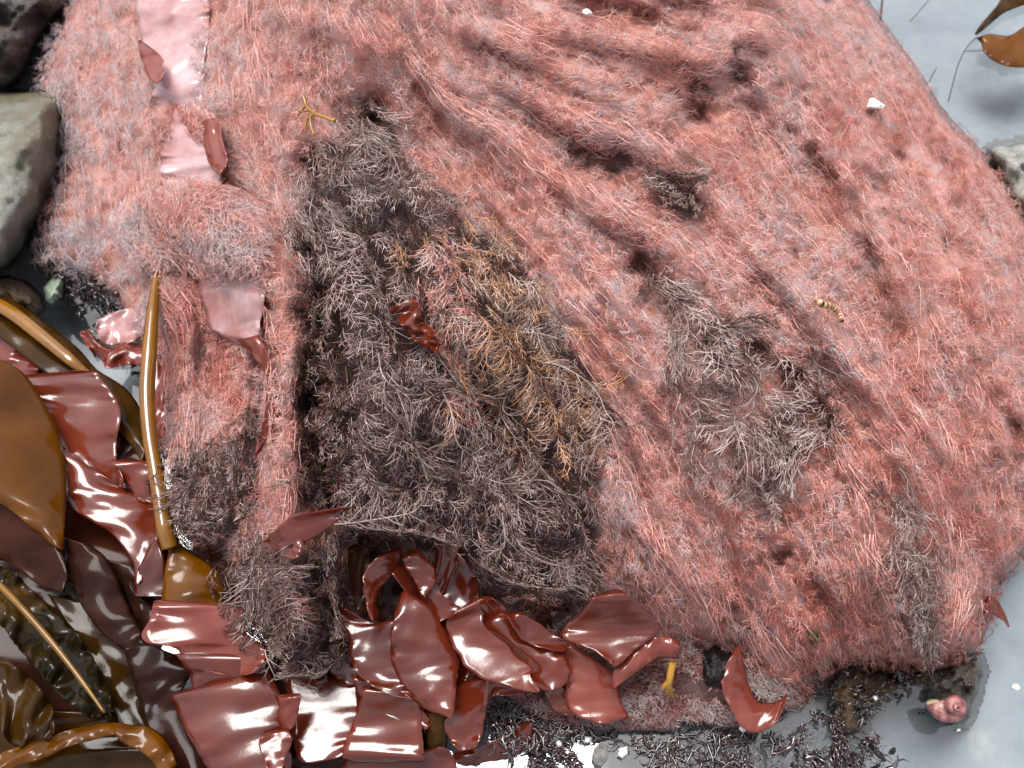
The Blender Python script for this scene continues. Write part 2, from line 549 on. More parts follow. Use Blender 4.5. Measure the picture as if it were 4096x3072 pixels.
hm = 0.014 + 0.091 * smooth(150, 1500, GX + 0.15 * (GY - 1000))
Lr = 330.0
z = np.where(dM > 0, hm * (1 - np.exp(-np.maximum(dM, 0) / Lr)), 0)
ledge = np.where(dO > 0, 0.022 * (1 - np.exp(-np.maximum(dO, 0) / 60.0)), dO * 0.0040)
z = ledge + z
z = z * (1 - 0.10 * smooth(0, 3000, GY))
z += 0.040 * smooth(750, -350, GY) * (1 - np.exp(-np.maximum(dM, 0) / Lr))
edge = smooth(0, 160, dM)
z += edge * (0.0058 * FOLD + 0.0018 * FOLD2 + 0.0022 * fbm(GX / 60, GY / 60, 21) + 0.007 * fbm(GX / 420, GY / 420, 23))
RID = [([(1130, 40), (1600, 200), (1780, 370), (2180, 700), (2600, 870), (2890, 1040), (3150, 1300), (3520, 1540), (3890, 1850)], .010, 60),
       ([(1850, 110), (2310, 170), (2890, 200), (3070, 110)], .011, 55), ([(2900, 210), (3000, 300), (2990, 420)], .007, 35),
       ([(3040, 110), (3240, 460), (3420, 780), (3610, 1110), (3850, 1480), (4020, 1780)], .010, 55),
       ([(2150, 1100), (2400, 1500), (2500, 1900), (2700, 2300), (3000, 2600)], .006, 80),
       ([(2700, 1150), (3000, 1350), (3250, 1600), (3400, 1900), (3500, 2300)], .008, 60),
       ([(3500, 1550), (3700, 1900), (3850, 2250), (3850, 2500)], .008, 60), ([(2400, 2000), (2700, 2250), (3100, 2550)], .006, 60),
       ([(1000, 0), (1080, 400), (1150, 800)], .006, 60), ([(560, 780), (640, 900), (760, 980), (1000, 960)], .005, 90),
       ([(2200, 430), (2700, 600), (2950, 560)], .006, 50), ([(3300, 1200), (3500, 1400)], .007, 50), ([(3550, 430), (3700, 560)], .008, 40),
       ([(3460, 640), (3640, 680)], .008, 35), ([(1090, 1150), (1110, 1700), (1160, 2200)], .010, 60), ([(700, 1200), (760, 1900)], .008, 90),
       ([(820, 700), (900, 1000)], .006, 80)]
VAL = [([(3150, 370), (3330, 700), (3500, 1000)], .014, 45), ([(2940, 240), (2990, 390)], .022, 42), ([(2790, 400), (2790, 470)], .020, 45),
       ([(2340, 630), (2560, 660)], .016, 34), ([(2570, 1050), (2600, 1190)], .018, 36), ([(3060, 1370), (3240, 1540), (3300, 1750)], .020, 50),
       ([(3150, 2220)], .020, 36), ([(3230, 2390)], .024, 42), ([(1500, 430), (1370, 560), (1190, 690)], .020, 50), ([(3870, 830), (3950, 930)], .014, 34),
       ([(2420, 20), (2800, 110)], .012, 60), ([(1270, 1250), (1300, 1600), (1330, 2000)], .026, 75), ([(3200, 1700), (3420, 2000)], .012, 40),
       ([(3700, 1150), (3800, 1400)], .010, 40), ([(3000, 2000), (3150, 2300)], .010, 50), ([(2300, 1100), (2520, 1400)], .007, 50),
       ([(1030, 1250), (1030, 1750)], .016, 40), ([(3560, 660), (3600, 690)], .014, 30), ([(3050, 1160), (3300, 1480)], .008, 40), ([(2640, 750), (2790, 830)], .012, 34),
       ([(3900, 1500), (4040, 1720), (4080, 2000)], .013, 42), ([(3460, 1120), (3580, 1330)], .012, 36), ([(2880, 2050), (2960, 2250)], .009, 40), ([(3480, 700), (3520, 760)], .012, 36)]
for pts, a, wd in RID:
    z += edge * .95 * a * np.exp(-(seg_dist(GX, GY, pts) / wd) ** 2)
WX, WY = GX + 45 * fbm(GX / 90, GY / 90, 41), GY + 45 * fbm(GX / 90, GY / 90, 42)
brk = 0.55 + 0.75 * smooth(-.35, .25, fbm(GX / 75, GY / 75, 43))
for pts, a, wd in VAL:
    z -= edge * .85 * a * brk * np.exp(-(seg_dist(WX, WY, pts) / (wd * 1.25)) ** 2)
z += (1 - edge) * smooth(0, 60, dO) * 0.003 * fbm(GX / 55, GY / 55, 31)
HZ = z
RDG = np.zeros_like(GX)
for pts, a, wd in RID:
    RDG = np.maximum(RDG, np.exp(-(seg_dist(GX, GY, pts) / (wd * .75)) ** 2))


def blur(A, r):
    k = int(r / STEP)
    for axis in (0, 1):
        for _ in range(2):
            pad = np.concatenate([np.repeat(np.take(A, [0], axis), k, axis), A, np.repeat(np.take(A, [-1], axis), k + 1, axis)], axis)
            cs = np.cumsum(pad, axis)
            n = A.shape[axis]
            A = (np.take(cs, range(2 * k + 1, 2 * k + 1 + n), axis) - np.take(cs, range(0, n), axis)) / (2 * k + 1) if False else \
                (np.take(cs, range(2 * k, 2 * k + n), axis) - np.concatenate([np.zeros_like(np.take(cs, [0], axis)), np.take(cs, range(0, n - 1), axis)], axis)) / (2 * k + 1)
    return A


HS = blur(HZ, 120)
HSS = blur(HZ, 260)
PG = unproject(GX, GY, HZ)
dPx = np.gradient(PG, axis=1)
dPy = np.gradient(PG, axis=0)
NG = np.cross(dPy, dPx)
NG /= np.linalg.norm(NG, axis=2, keepdims=True)
NG = np.where(NG[..., 2:3] < 0, -NG, NG)

# boulder mesh (every second grid point)
b = (slice(None, None, 2), slice(None, None, 2))
HB = np.minimum(HZ, blur(HZ, 40)) - np.where(dM > 0, 0.006, 0.0)
V = unproject(GX, GY, HB)[b]
r_, c_ = V.shape[:2]
F = grid_faces(r_, c_)
keep = dO[b].reshape(-1) > -70
F = F[keep[F].all(1)]
used = np.unique(F)
rm = np.zeros(r_ * c_, int); rm[used] = np.arange(len(used))
HWD = HZ
NW = NG


def surf(X, Y, lift, H_=None):
    """point on the boulder surface lifted along its normal"""
    zz = samp(HWD, X, Y)
    n = np.stack([samp(NW[..., i], X, Y) for i in range(3)], -1)
    return unproject(X, Y, zz) + n * np.asarray(lift)[..., None]


# ------------------------------------------------------------------ weed regions
def D(pts): return [tuple(p) for p in zp('D', pts)]


B_CENTRE = D([(790, 225), (850, 270), (905, 400), (1000, 480), (1090, 530), (1150, 600), (1190, 680), (1250, 760), (1300, 850), (1310, 920), (1285, 1010),
              (1290, 1130), (1300, 1230), (1280, 1310), (1200, 1330), (1060, 1270), (960, 1190), (760, 1165), (700, 1090), (750, 1050), (765, 900), (690, 800),
              (685, 650), (610, 510), (660, 450), (640, 390), (740, 300)])
B_LOW = D([(490, 1240), (560, 1150), (640, 1190), (740, 1140), (735, 1400), (760, 1440), (720, 1500), (620, 1500), (570, 1400), (520, 1320)])
B_LEFT = D([(345, 960), (430, 980), (560, 870), (560, 1080), (480, 1190), (400, 1190), (350, 1130)])
B_RIGHT = D([(1385, 570), (1470, 590), (1560, 680), (1650, 750), (1750, 820), (1780, 960), (1640, 1110), (1550, 1010), (1470, 900), (1440, 720)])
B_TUFT = D([(1390, 395), (1490, 385), (1520, 430), (1515, 485), (1430, 455)])
B_CORNER = D([(1890, 1040), (1960, 1100), (2000, 1220), (2020, 1350), (1970, 1395), (1910, 1250)])
B_COL = D([(650, 650), (690, 760), (760, 900), (745, 1060), (660, 1080), (640, 900), (660, 780)])
BROWN = {'centre': B_CENTRE, 'low': B_LOW, 'left': B_LEFT, 'right': B_RIGHT, 'tuft': B_TUFT, 'corner': B_CORNER, 'col': B_COL}
dB = np.full(GX.shape, -1e9)
dS = np.full(GX.shape, -1e9)
for nm, pl in BROWN.items():
    if nm in ('right', 'tuft', 'corner'):
        dS = np.maximum(dS, sdist(GX, GY, pl))
    else:
        dB = np.maximum(dB, sdist(GX + 45 * fbm(GX / 70, GY / 70, 55), GY + 45 * fbm(GX / 70, GY / 70, 56), pl))
bo = mesh_object("boulder", V.reshape(-1, 3)[used], rm[F], M_BOULDER, attrs={"felt": ((smooth(0, 20, dM) * (1 - smooth(-30, 10, dB)) * smooth(-.75, -.45, fbm(GX / 60, GY / 60, 95)))[b]).reshape(-1)[used]})
setp(bo, "large rounded boulder wrapped in pink seaweed at the water's edge", "boulder")


PINKSTRIP = seg_dist(GX, GY, D([(950, 560), (960, 640), (985, 760), (985, 880)]))
PINKSTRIP2 = seg_dist(GX, GY, D([(590, 700), (585, 900), (600, 1050), (590, 1220), (640, 1320)]))


# the clumps hang free over the rim in front of the red blades
for pl, top, bot, y0, y1 in ((B_CENTRE, .080, .056, 1950, 2470), (B_LOW, .058, .036, 2150, 2790), (B_LEFT, .045, .030, 1750, 2250)):
    mk = smooth(-25, 25, sdist(GX, GY, pl))
    cur = top + (bot - top) * smooth(y0, y1, GY) + .004 * fbm(GX / 90, GY / 90, 61)
    HWD = HWD + mk * np.maximum(0, cur - HWD)
_p = unproject(GX, GY, HWD)
NW = np.cross(np.gradient(_p, axis=0), np.gradient(_p, axis=1))
NW = np.where(NW[..., 2:3] < 0, -NW, NW) / (np.linalg.norm(NW, axis=2, keepdims=True) + 1e-12)
NW = np.stack([blur(NW[..., i], 40) for i in range(3)], -1)
NW /= np.linalg.norm(NW, axis=2, keepdims=True)


def flow_walk(X, Y, k, step, spread, curl, rng):
    """N paths of k points following the flow with an angular offset that drifts"""
    N = len(X)
    a = rng.normal(0, 1, N) * spread
    da = rng.normal(0, 1, N) * curl
    XS, YS = [X], [Y]
    for i in range(k - 1):
        u, v = samp(FU, X, Y), samp(FV, X, Y)
        cc, ss = np.cos(a), np.sin(a)
        X = X + step * (u * cc - v * ss)
        Y = Y + step * (u * ss + v * cc)
        a = a + da + rng.normal(0, curl * 0.8, N)
        XS.append(X); YS.append(Y)
    return np.stack(XS, 1), np.stack(YS, 1)


MAUVE_SHEEN = fbm(GX / 240, GY / 240, 71, 4) * 0.70 + streak(72, 45, 8, 14.0) * 0.9  # mauve patches put the wet weed's sky sheen into the tint
HOLE = fbm(GX / 44, GY / 44, 81, 2)


def tint_at(X, Y, rng):
    base = 0.53 + 0.50 * samp(MAUVE_SHEEN, X, Y) - 0.16 * smooth(2900, 3900, X) - 0.10 * smooth(1600, 2500, Y) * smooth(2300, 2700, X) + 0.14 * smooth(800, 250, X)
    return np.clip(base + rng.normal(0, 0.20, X.shape) + 0.24 * smooth(700, 150, X) * smooth(1300, 900, Y), 0, 1)


def scatter(n, cond, rng, x0=-150, x1=4250, y0=-200, y1=3050):
    X, Y = rng.uniform(x0, x1, n), rng.uniform(y0, y1, n)
    m = cond(X, Y) > rng.uniform(0, 1, n)
    return X[m], Y[m]


def pink_density(X, Y):
    d = samp(dM, X, Y)
    b_ = samp(dB, X, Y)
    strip = np.exp(-(samp(PINKSTRIP, X, Y) / 45) ** 2) + np.exp(-(samp(PINKSTRIP2, X, Y) / 50) ** 2)
    den = smooth(-12, 15, d) * np.clip(1 - .95 * smooth(-40, 40, b_) + strip, 0, 1) * (1 - 0.62 * smooth(-30, 40, samp(dS, X, Y)))
    return den * (0.04 + 0.96 * smooth(-0.42, -0.10, samp(HOLE, X, Y)))


def lies_left(X, Y): return smooth(1010, 990, X) * smooth(1100, 1130, Y)


def sprigs(T, X, Y, rng, k, step, spread, curl, rad, lift0, lift1, tint, nb, blen, bang=0.75, bk=3, sub=0, subk=2, brad=0.75, cud=0.12, tip=0.0):
    """branched filaments: a main axis with side branches, each optionally forked again"""
    XA, YA = flow_walk(X, Y, k, step, spread, curl, rng)
    N = len(X)
    s = np.linspace(0, 1, k)[None]
    l0 = rng.uniform(*lift0, N)[:, None]
    l1 = rng.uniform(*lift1, N)[:, None]
    lift = l0 + l1 * np.sin(s * pi * rng.uniform(0.5, 1.0, N)[:, None])
    T.add(surf(XA, YA, lift), rad * rng.uniform(0.7, 1.3, N), tint)
    for i in range(nb):
        f = (i + 0.6) / nb * (k - 1.2)
        j = int(f); u = f - j
        bx = XA[:, j] * (1 - u) + XA[:, j + 1] * u
        by = YA[:, j] * (1 - u) + YA[:, j + 1] * u
        bl = lift[:, j] * (1 - u) + lift[:, j + 1] * u
        th = np.arctan2(YA[:, j + 1] - YA[:, j], XA[:, j + 1] - XA[:, j])
        sgn = 1 if i % 2 == 0 else -1
        th = th + sgn * bang * rng.uniform(0.55, 1.25, N)
        ln = blen * rng.uniform(0.6, 1.3, N) * (1 - 0.45 * i / nb)
        cu = -sgn * rng.uniform(0.0, cud, N)
        px, py, pl = [bx], [by], [bl]
        dl = rng.normal(0.0006, 0.0012, N)
        thh = th.copy()
        for q in range(bk - 1):
            px.append(px[-1] + np.cos(thh) * ln / (bk - 1))
            py.append(py[-1] + np.sin(thh) * ln / (bk - 1))
            pl.append(pl[-1] + dl / (bk - 1))
            thh = thh + cu
        def tipped(a, b, n):
            t0 = (tint + rng.normal(0, .06, N))[:, None] + tip * np.linspace(a, b, n)[None] * np.where(tint > .8, 0, 1)[:, None]
            return np.clip(t0, 0, np.where(tint > .8, 1.0, .8 if tip else 1.0)[:, None])
        T.add(surf(np.stack(px, 1), np.stack(py, 1), np.stack(pl, 1)), rad * brad * rng.uniform(0.7, 1.2, N), tipped(.1, 1, bk))
        for q in range(sub):
            jj = min(q + 1, bk - 2) if bk > 2 else 0
            if bk > 2: sx, sy, sl = px[jj], py[jj], pl[jj]
            else: sx, sy, sl = (px[0] * .5 + px[1] * .5, py[0] * .5 + py[1] * .5, pl[0] * .5 + pl[1] * .5)
            t2 = th + (1 if (q + i) % 2 else -1) * rng.uniform(0.4, 0.9, N)
            l2 = ln * rng.uniform(0.35, 0.6, N)
            ex, ey = sx + np.cos(t2) * l2, sy + np.sin(t2) * l2
            T.add(surf(np.stack([sx, ex], 1), np.stack([sy, ey], 1), np.stack([sl, sl + rng.normal(.0006, .001, N)], 1)),
                  rad * brad * 0.8 * rng.uniform(0.7, 1.2, N), tipped(.5, 1.2, 2))


def pink_mat(name, label, cond, nA, nB, nC, seed, box):
    rng = np.random.default_rng(seed)
    T = Tubes()
    # long combed filaments
    X, Y = scatter(nA, lambda x, y: pink_density(x, y) * cond(x, y), rng, *box)
    k = 6
    XA, YA = flow_walk(X, Y, k, 24.0, 0.26, 0.06, rng)
    N = len(X)
    s = np.linspace(0, 1, k)[None]
    lift = rng.uniform(-0.002, 0.0020, N)[:, None] + 0.0006 * np.sin(s * 7 + rng.uniform(0, 6, N)[:, None])
    T.add(surf(XA, YA, lift), 0.00022 * rng.uniform(0.7, 1.4, N), tint_at(X, Y, rng))
    # ropes along the ridges
    X, Y = scatter(nC, lambda x, y: pink_density(x, y) * cond(x, y) * samp(RDG, x, y) ** 1.5, rng, *box)
    XA, YA = flow_walk(X, Y, k, 26.0, 0.12, 0.05, rng)
    N = len(X)
    lift = rng.uniform(0.000, 0.0035, N)[:, None] + 0.0006 * np.sin(s * 6 + rng.uniform(0, 6, N)[:, None])
    T.add(surf(XA, YA, lift), 0.00023 * rng.uniform(0.7, 1.5, N), np.clip(rng.normal(.44, .10, N), 0, 1))
    # feathery side tufts
    X, Y = scatter(nB, lambda x, y: pink_density(x, y) * cond(x, y), rng, *box)
    sprigs(T, X, Y, rng, 4, 13.0, 0.70, 0.20, 0.00020, (-0.003, 0.0012), (0.0, 0.0014), tint_at(X, Y, rng), 5, 26, 0.85, 2, 1)
    # bands of weed lying over the pale frond
    if seed == 1:
        BAND = (D([(300, 420), (380, 400), (480, 415), (560, 470), (570, 570), (430, 585), (300, 560), (250, 480)]), D([(330, 245), (440, 225), (480, 260), (500, 290), (380, 280), (330, 290)]))
        for pl, n in zip(BAND, (2600, 900)):
            a = np.array(pl)
            X, Y = rng.uniform(a[:, 0].min() - 30, a[:, 0].max(), n), rng.uniform(a[:, 1].min() - 30, a[:, 1].max(), n)
            m = inside(X, Y, pl)
            X, Y = X[m], Y[m]
            sprigs(T, X, Y, rng, 6, 16.0, 0.45, 0.12, 0.00020, (0.002, 0.009), (0.0, 0.002), np.clip(tint_at(X, Y, rng) + .05, 0, 1), 5, 27, 0.6, 2, 1)
        X, Y = scatter(30000, lambda x, y: np.exp(-(samp(PINKSTRIP, x, y) / 55) ** 2), rng, 1650, 1950, 950, 1750)
        sprigs(T, X[:200], Y[:200], rng, 5, 16.0, 0.45, 0.14, 0.00020, (0.002, 0.010), (0.0, 0.002), np.clip(rng.normal(.36, .12, len(X[:200])), 0, 1), 5, 26, 0.75, 2, 1)
    o = T.build(name, M_PINK)
    return setp(o, label, "seaweed", None, "stuff")


pink_mat("filamentous_seaweed", "pink matted filamentous seaweed combed over the boulder right of the brown clump",
         lambda x, y: 1 - lies_left(x, y), 6000, 42000, 13000, 1, (-100, 4250, -150, 2800))
pink_mat("filamentous_seaweed", "pinkish grey furry seaweed lobe hanging beside the thin upright kelp stalk",
         lies_left, 900, 6500, 1200, 2, (550, 1060, 1080, 2300))


# ------------------------------------------------------------------ brown branching clumps: each a thing with stems and branchlets
def stem_tube(pts, r, rng, lift, seed):
    """one thick stem with its side branches, as a mesh of its own"""
    T = Tubes()
    P = crom(pts, 5)
    k = len(P)
    T.add(surf(P[:, 0], P[:, 1], lift + 0.0015 * np.sin(np.linspace(0, pi, k)))[None], np.linspace(r, r * 0.45, k)[None], np.array([0.75]), 5)
    L = np.concatenate([[0], np.cumsum(np.hypot(*np.diff(P, axis=0).T))])
    n = max(4, int(L[-1] / 26))
    for i in range(n):
        d = (i + 0.5 + rng.uniform(-.25, .25)) / n * L[-1]
        j = min(np.searchsorted(L, d), k - 1); j = max(j, 1)
        th0 = math.atan2(P[j, 1] - P[j - 1, 1], P[j, 0] - P[j - 1, 0])
        sg = 1 if i % 2 else -1
        th = th0 + sg * rng.uniform(.5, .95)
        ln = rng.uniform(60, 130) * (1 - .3 * i / n)
        pts2, x, y = [], P[j, 0], P[j, 1]
        for q in range(6):
            pts2.append((x, y)); x += cos(th) * ln / 5; y += sin(th) * ln / 5
            th -= sg * rng.uniform(.0, .11)
        pts2 = np.array(pts2)
        lf = lift + 0.0012 + np.linspace(0, rng.uniform(-.001, .003), 6)
        T.add(surf(pts2[:, 0], pts2[:, 1], lf)[None], np.linspace(r * .62, r * .26, 6)[None], np.array([rng.uniform(.45, .85)]), 4)
        for q in range(1, 5):
            t2 = math.atan2(pts2[q + 1, 1] - pts2[q, 1], pts2[q + 1, 0] - pts2[q, 0]) + (1 if q % 2 else -1) * rng.uniform(.4, .8)
            l2 = ln * rng.uniform(.22, .42)
            m = pts2[q] + np.array([[0, 0], [cos(t2) * l2 * .5, sin(t2) * l2 * .5], [cos(t2 - .2) * l2, sin(t2 - .2) * l2]])
            T.add(surf(m[:, 0], m[:, 1], lf[q] + np.array([0, .0005, .001]))[None], np.linspace(r * .36, r * .2, 3)[None], np.array([rng.uniform(.2, .7)]), 3)
    return T


def clump(label, poly, nspr, seed, stems, tint_fn, lift=0.004, length=1.0, rad=0.00031, spread=0.6):
    rng = np.random.default_rng(seed)
    px = np.array(poly)
    cx, cy = px.mean(0)
    root = empty("branching_seaweed", unproject(cx, cy, float(samp(HZ, np.array([cx]), np.array([cy]))[0])))
    setp(root, label, "seaweed", "brown branching seaweed tufts on the boulder")
    x0, y0 = px.min(0) - 45; x1, y1 = px.max(0) + 45
    T = Tubes()
    X, Y = scatter(nspr, lambda x, y: np.where(inside(x + 45 * fbm(x / 70, y / 70, 55), y + 45 * fbm(x / 70, y / 70, 56), poly), 1.0, 0.0) * (0.4 + 0.6 * smooth(-.6, 0, samp(HOLE, x, y))), rng, x0, x1, y0, y1)
    X -= 40 * samp(FU, X, Y); Y -= 40 * samp(FV, X, Y)
    low = rng.uniform(0, 1, len(X)) < 0.62  # lower sprigs get a darker tint, painting shade between the branchlets
    fix = lambda q, k: np.where(q > .8, q, np.clip(q * k, 0, .8))
    xx, yy = X[low], Y[low]
    sprigs(T, xx, yy, rng, 6, 19.0 * length, spread, 0.07, rad * .9, (-0.003, lift * .6), (0.0, lift * .5), fix(tint_fn(xx, yy, rng), .55), 8, 54 * length, 0.6, 3, 2, 2, 0.85, 0.08, 0.18)
    xx, yy = X[~low], Y[~low]
    sprigs(T, xx, yy, rng, 6, 22.0 * length, spread * .7, 0.05, rad * 1.42, (lift * .7, lift * 1.7), (0.0, lift * .6), fix(tint_fn(xx, yy, rng), 1.0), 9, 60 * length, 0.58, 3, 2, 2, 0.8, 0.07, 0.40)
    o = T.build("branchlets", M_BROWN, root)
    setp(o, kind="stuff")
    for i, (zone, pts, r) in enumerate(stems):
        Ts = stem_tube(zp(zone, pts), r, rng, lift + 0.004, i)
        Ts.build("stem", M_STEM, root)
    return root


def tint_centre(X, Y, rng):
    gold = np.exp(-(((X - 2060 - .25 * (Y - 1300)) / 270) ** 4 + ((Y - 1330) / 430) ** 4))
    grey = smooth(1900, 1500, X) * smooth(1500, 1000, Y)
    low_ = smooth(1700, 2200, Y)
    t = np.clip(rng.normal(0.26, 0.11, X.shape) + .22 * grey - .05 * low_, 0, .8)
    return np.where(rng.uniform(0, 1, X.shape) < 0.95 * gold, rng.uniform(.82, 1.0, X.shape), t)


def tint_dark(X, Y, rng): return np.clip(rng.normal(0.22, 0.12, X.shape), 0, .75)
def tint_grey(X, Y, rng): return np.clip(rng.normal(0.46, 0.10, X.shape), 0, .82)


R = 0.00046
clump("big dark brown feathery seaweed clump hanging down the middle of the boulder", B_CENTRE, 2100, 11, [
    ('R6', [(340, 710), (370, 830), (430, 920), (520, 960), (600, 1040)], R), ('R6', [(410, 1000), (470, 1090), (580, 1200), (620, 1290), (700, 1350)], R),
    ('R6', [(700, 930), (760, 1060), (810, 1190), (930, 1290), (980, 1390), (1060, 1520)], R * 1.05), ('R6', [(1060, 1000), (1110, 1130), (1200, 1240), (1290, 1260)], R * .9),
    ('R6', [(1430, 740), (1540, 830), (1640, 910), (1720, 1100), (1760, 1180), (1690, 1330)], R), ('R6', [(1080, 360), (1120, 400), (1250, 430)], R * .8),
    ('R6', [(1270, 530), (1400, 570), (1510, 610)], R * .8), ('R6', [(900, 510), (940, 610), (980, 640)], R * .8), ('R6', [(790, 620), (830, 740), (840, 850), (830, 950)], R * .8),
    ('R6', [(980, 820), (1060, 840), (1080, 900)], R * .85), ('R6', [(1150, 910), (1240, 1000), (1360, 1030)], R * .9), ('R6', [(1390, 1290), (1450, 1400), (1530, 1500)], R * .9),
    ('R6', [(970, 1390), (1100, 1450), (1250, 1500), (1420, 1500)], R * .85), ('R6', [(1300, 740), (1350, 860), (1340, 940)], R * .7), ('R6', [(70, 0), (100, 90), (120, 180)], R * .8),
    ('R6', [(310, 0), (330, 90), (350, 170)], R * .8), ('R6', [(380, 440), (480, 510), (560, 590)], R * .7), ('R6', [(620, 650), (700, 730), (760, 790)], R * .8),
    ('R6', [(1240, 1520), (1290, 1580), (1360, 1640)], R * .8), ('R6', [(350, 1290), (330, 1400), (320, 1500)], R * .7),
    ('R4', [(130, 110), (400, 70), (560, 50), (640, -10)], R * .95), ('R4', [(1160, 40), (1150, 220), (1010, 250)], R * .8), ('R4', [(1260, 160), (1330, 240), (1520, 330), (1580, 480)], R * .85),
    ('R4', [(700, 150), (680, 250), (700, 330)], R * .7), ('R4', [(1450, 230), (1480, 400), (1500, 560)], R * .7),
    ('Q3', [(980, 650), (985, 880), (1030, 1060)], R * .9), ('Q3', [(1000, 800), (1180, 1000), (1280, 1200), (1340, 1330)], R * .9), ('Q3', [(1040, 1190), (1050, 1360), (1000, 1470), (930, 1620)], R * .9),
    ('Q3', [(700, 1440), (715, 1530), (780, 1580)], R * .9), ('Q3', [(1290, 780), (1400, 880), (1480, 1000)], R * .7), ('Q3', [(900, 1050), (880, 1180), (860, 1300)], R * .7),
    ('Q3', [(560, 1440), (540, 1600), (520, 1760)], R * .8)], tint_centre, 0.006)
clump("dark purple brown bushy clump above the red blades beside the golden kelp", B_LOW, 400, 12, [
    ('R3', [(1450, 620), (1560, 540), (1640, 470)], R * .8), ('R3', [(1620, 880), (1720, 760), (1800, 640)], R * .8), ('R3', [(1770, 870), (1800, 960), (1830, 1080)], R * .8),
    ('R3', [(1960, 560), (2040, 640), (2050, 760)], R * .7), ('R3', [(1960, 930), (1990, 1040), (1960, 1130)], R * .7)], tint_dark, 0.006, 0.85, 0.00034)
clump("dark fuzzy tip of the pinkish grey lobe beside the kelp stalk", B_LEFT, 330, 13, [], tint_dark, 0.004, 0.7, 0.00028, 0.9)
clump("grey branching clump under a pink ridge right of the brown clump", B_RIGHT, 560, 14, [
    ('R8', [(290, 1040), (310, 1180), (380, 1330), (400, 1450)], R * .9), ('R8', [(720, 650), (790, 730), (850, 870)], R * .8), ('R8', [(30, 480), (60, 640), (60, 800)], R * .8),
    ('R8', [(80, 200), (200, 380), (350, 470)], R * .8), ('R8', [(440, 820), (400, 920), (300, 1000)], R * .8), ('R8', [(140, 580), (260, 620), (300, 600)], R * .7),
    ('R8', [(60, 900), (50, 1050), (20, 1200)], R * .7)], tint_grey, 0.007, 1.1, 0.00036)
clump("small pale grey feathery tuft in the hollow of the pink weed", B_TUFT, 150, 15, [], tint_grey, 0.006, 0.8, 0.00034)
clump("grey brown streak of branching weed near the snail's end of the boulder", B_CORNER, 220, 16, [
    ('R8', [(1340, 1380), (1400, 1490), (1440, 1580)], R * .8), ('R5', [(1340, 20), (1400, 130), (1420, 230)], R * .8), ('R5', [(1450, 40), (1520, 180), (1600, 310), (1640, 420)], R * .7)], tint_grey, 0.004)
clump("narrow dark brown tuft between the pink strand and the big brown clump", B_COL, 260, 17, [], tint_dark, 0.004, 0.8)


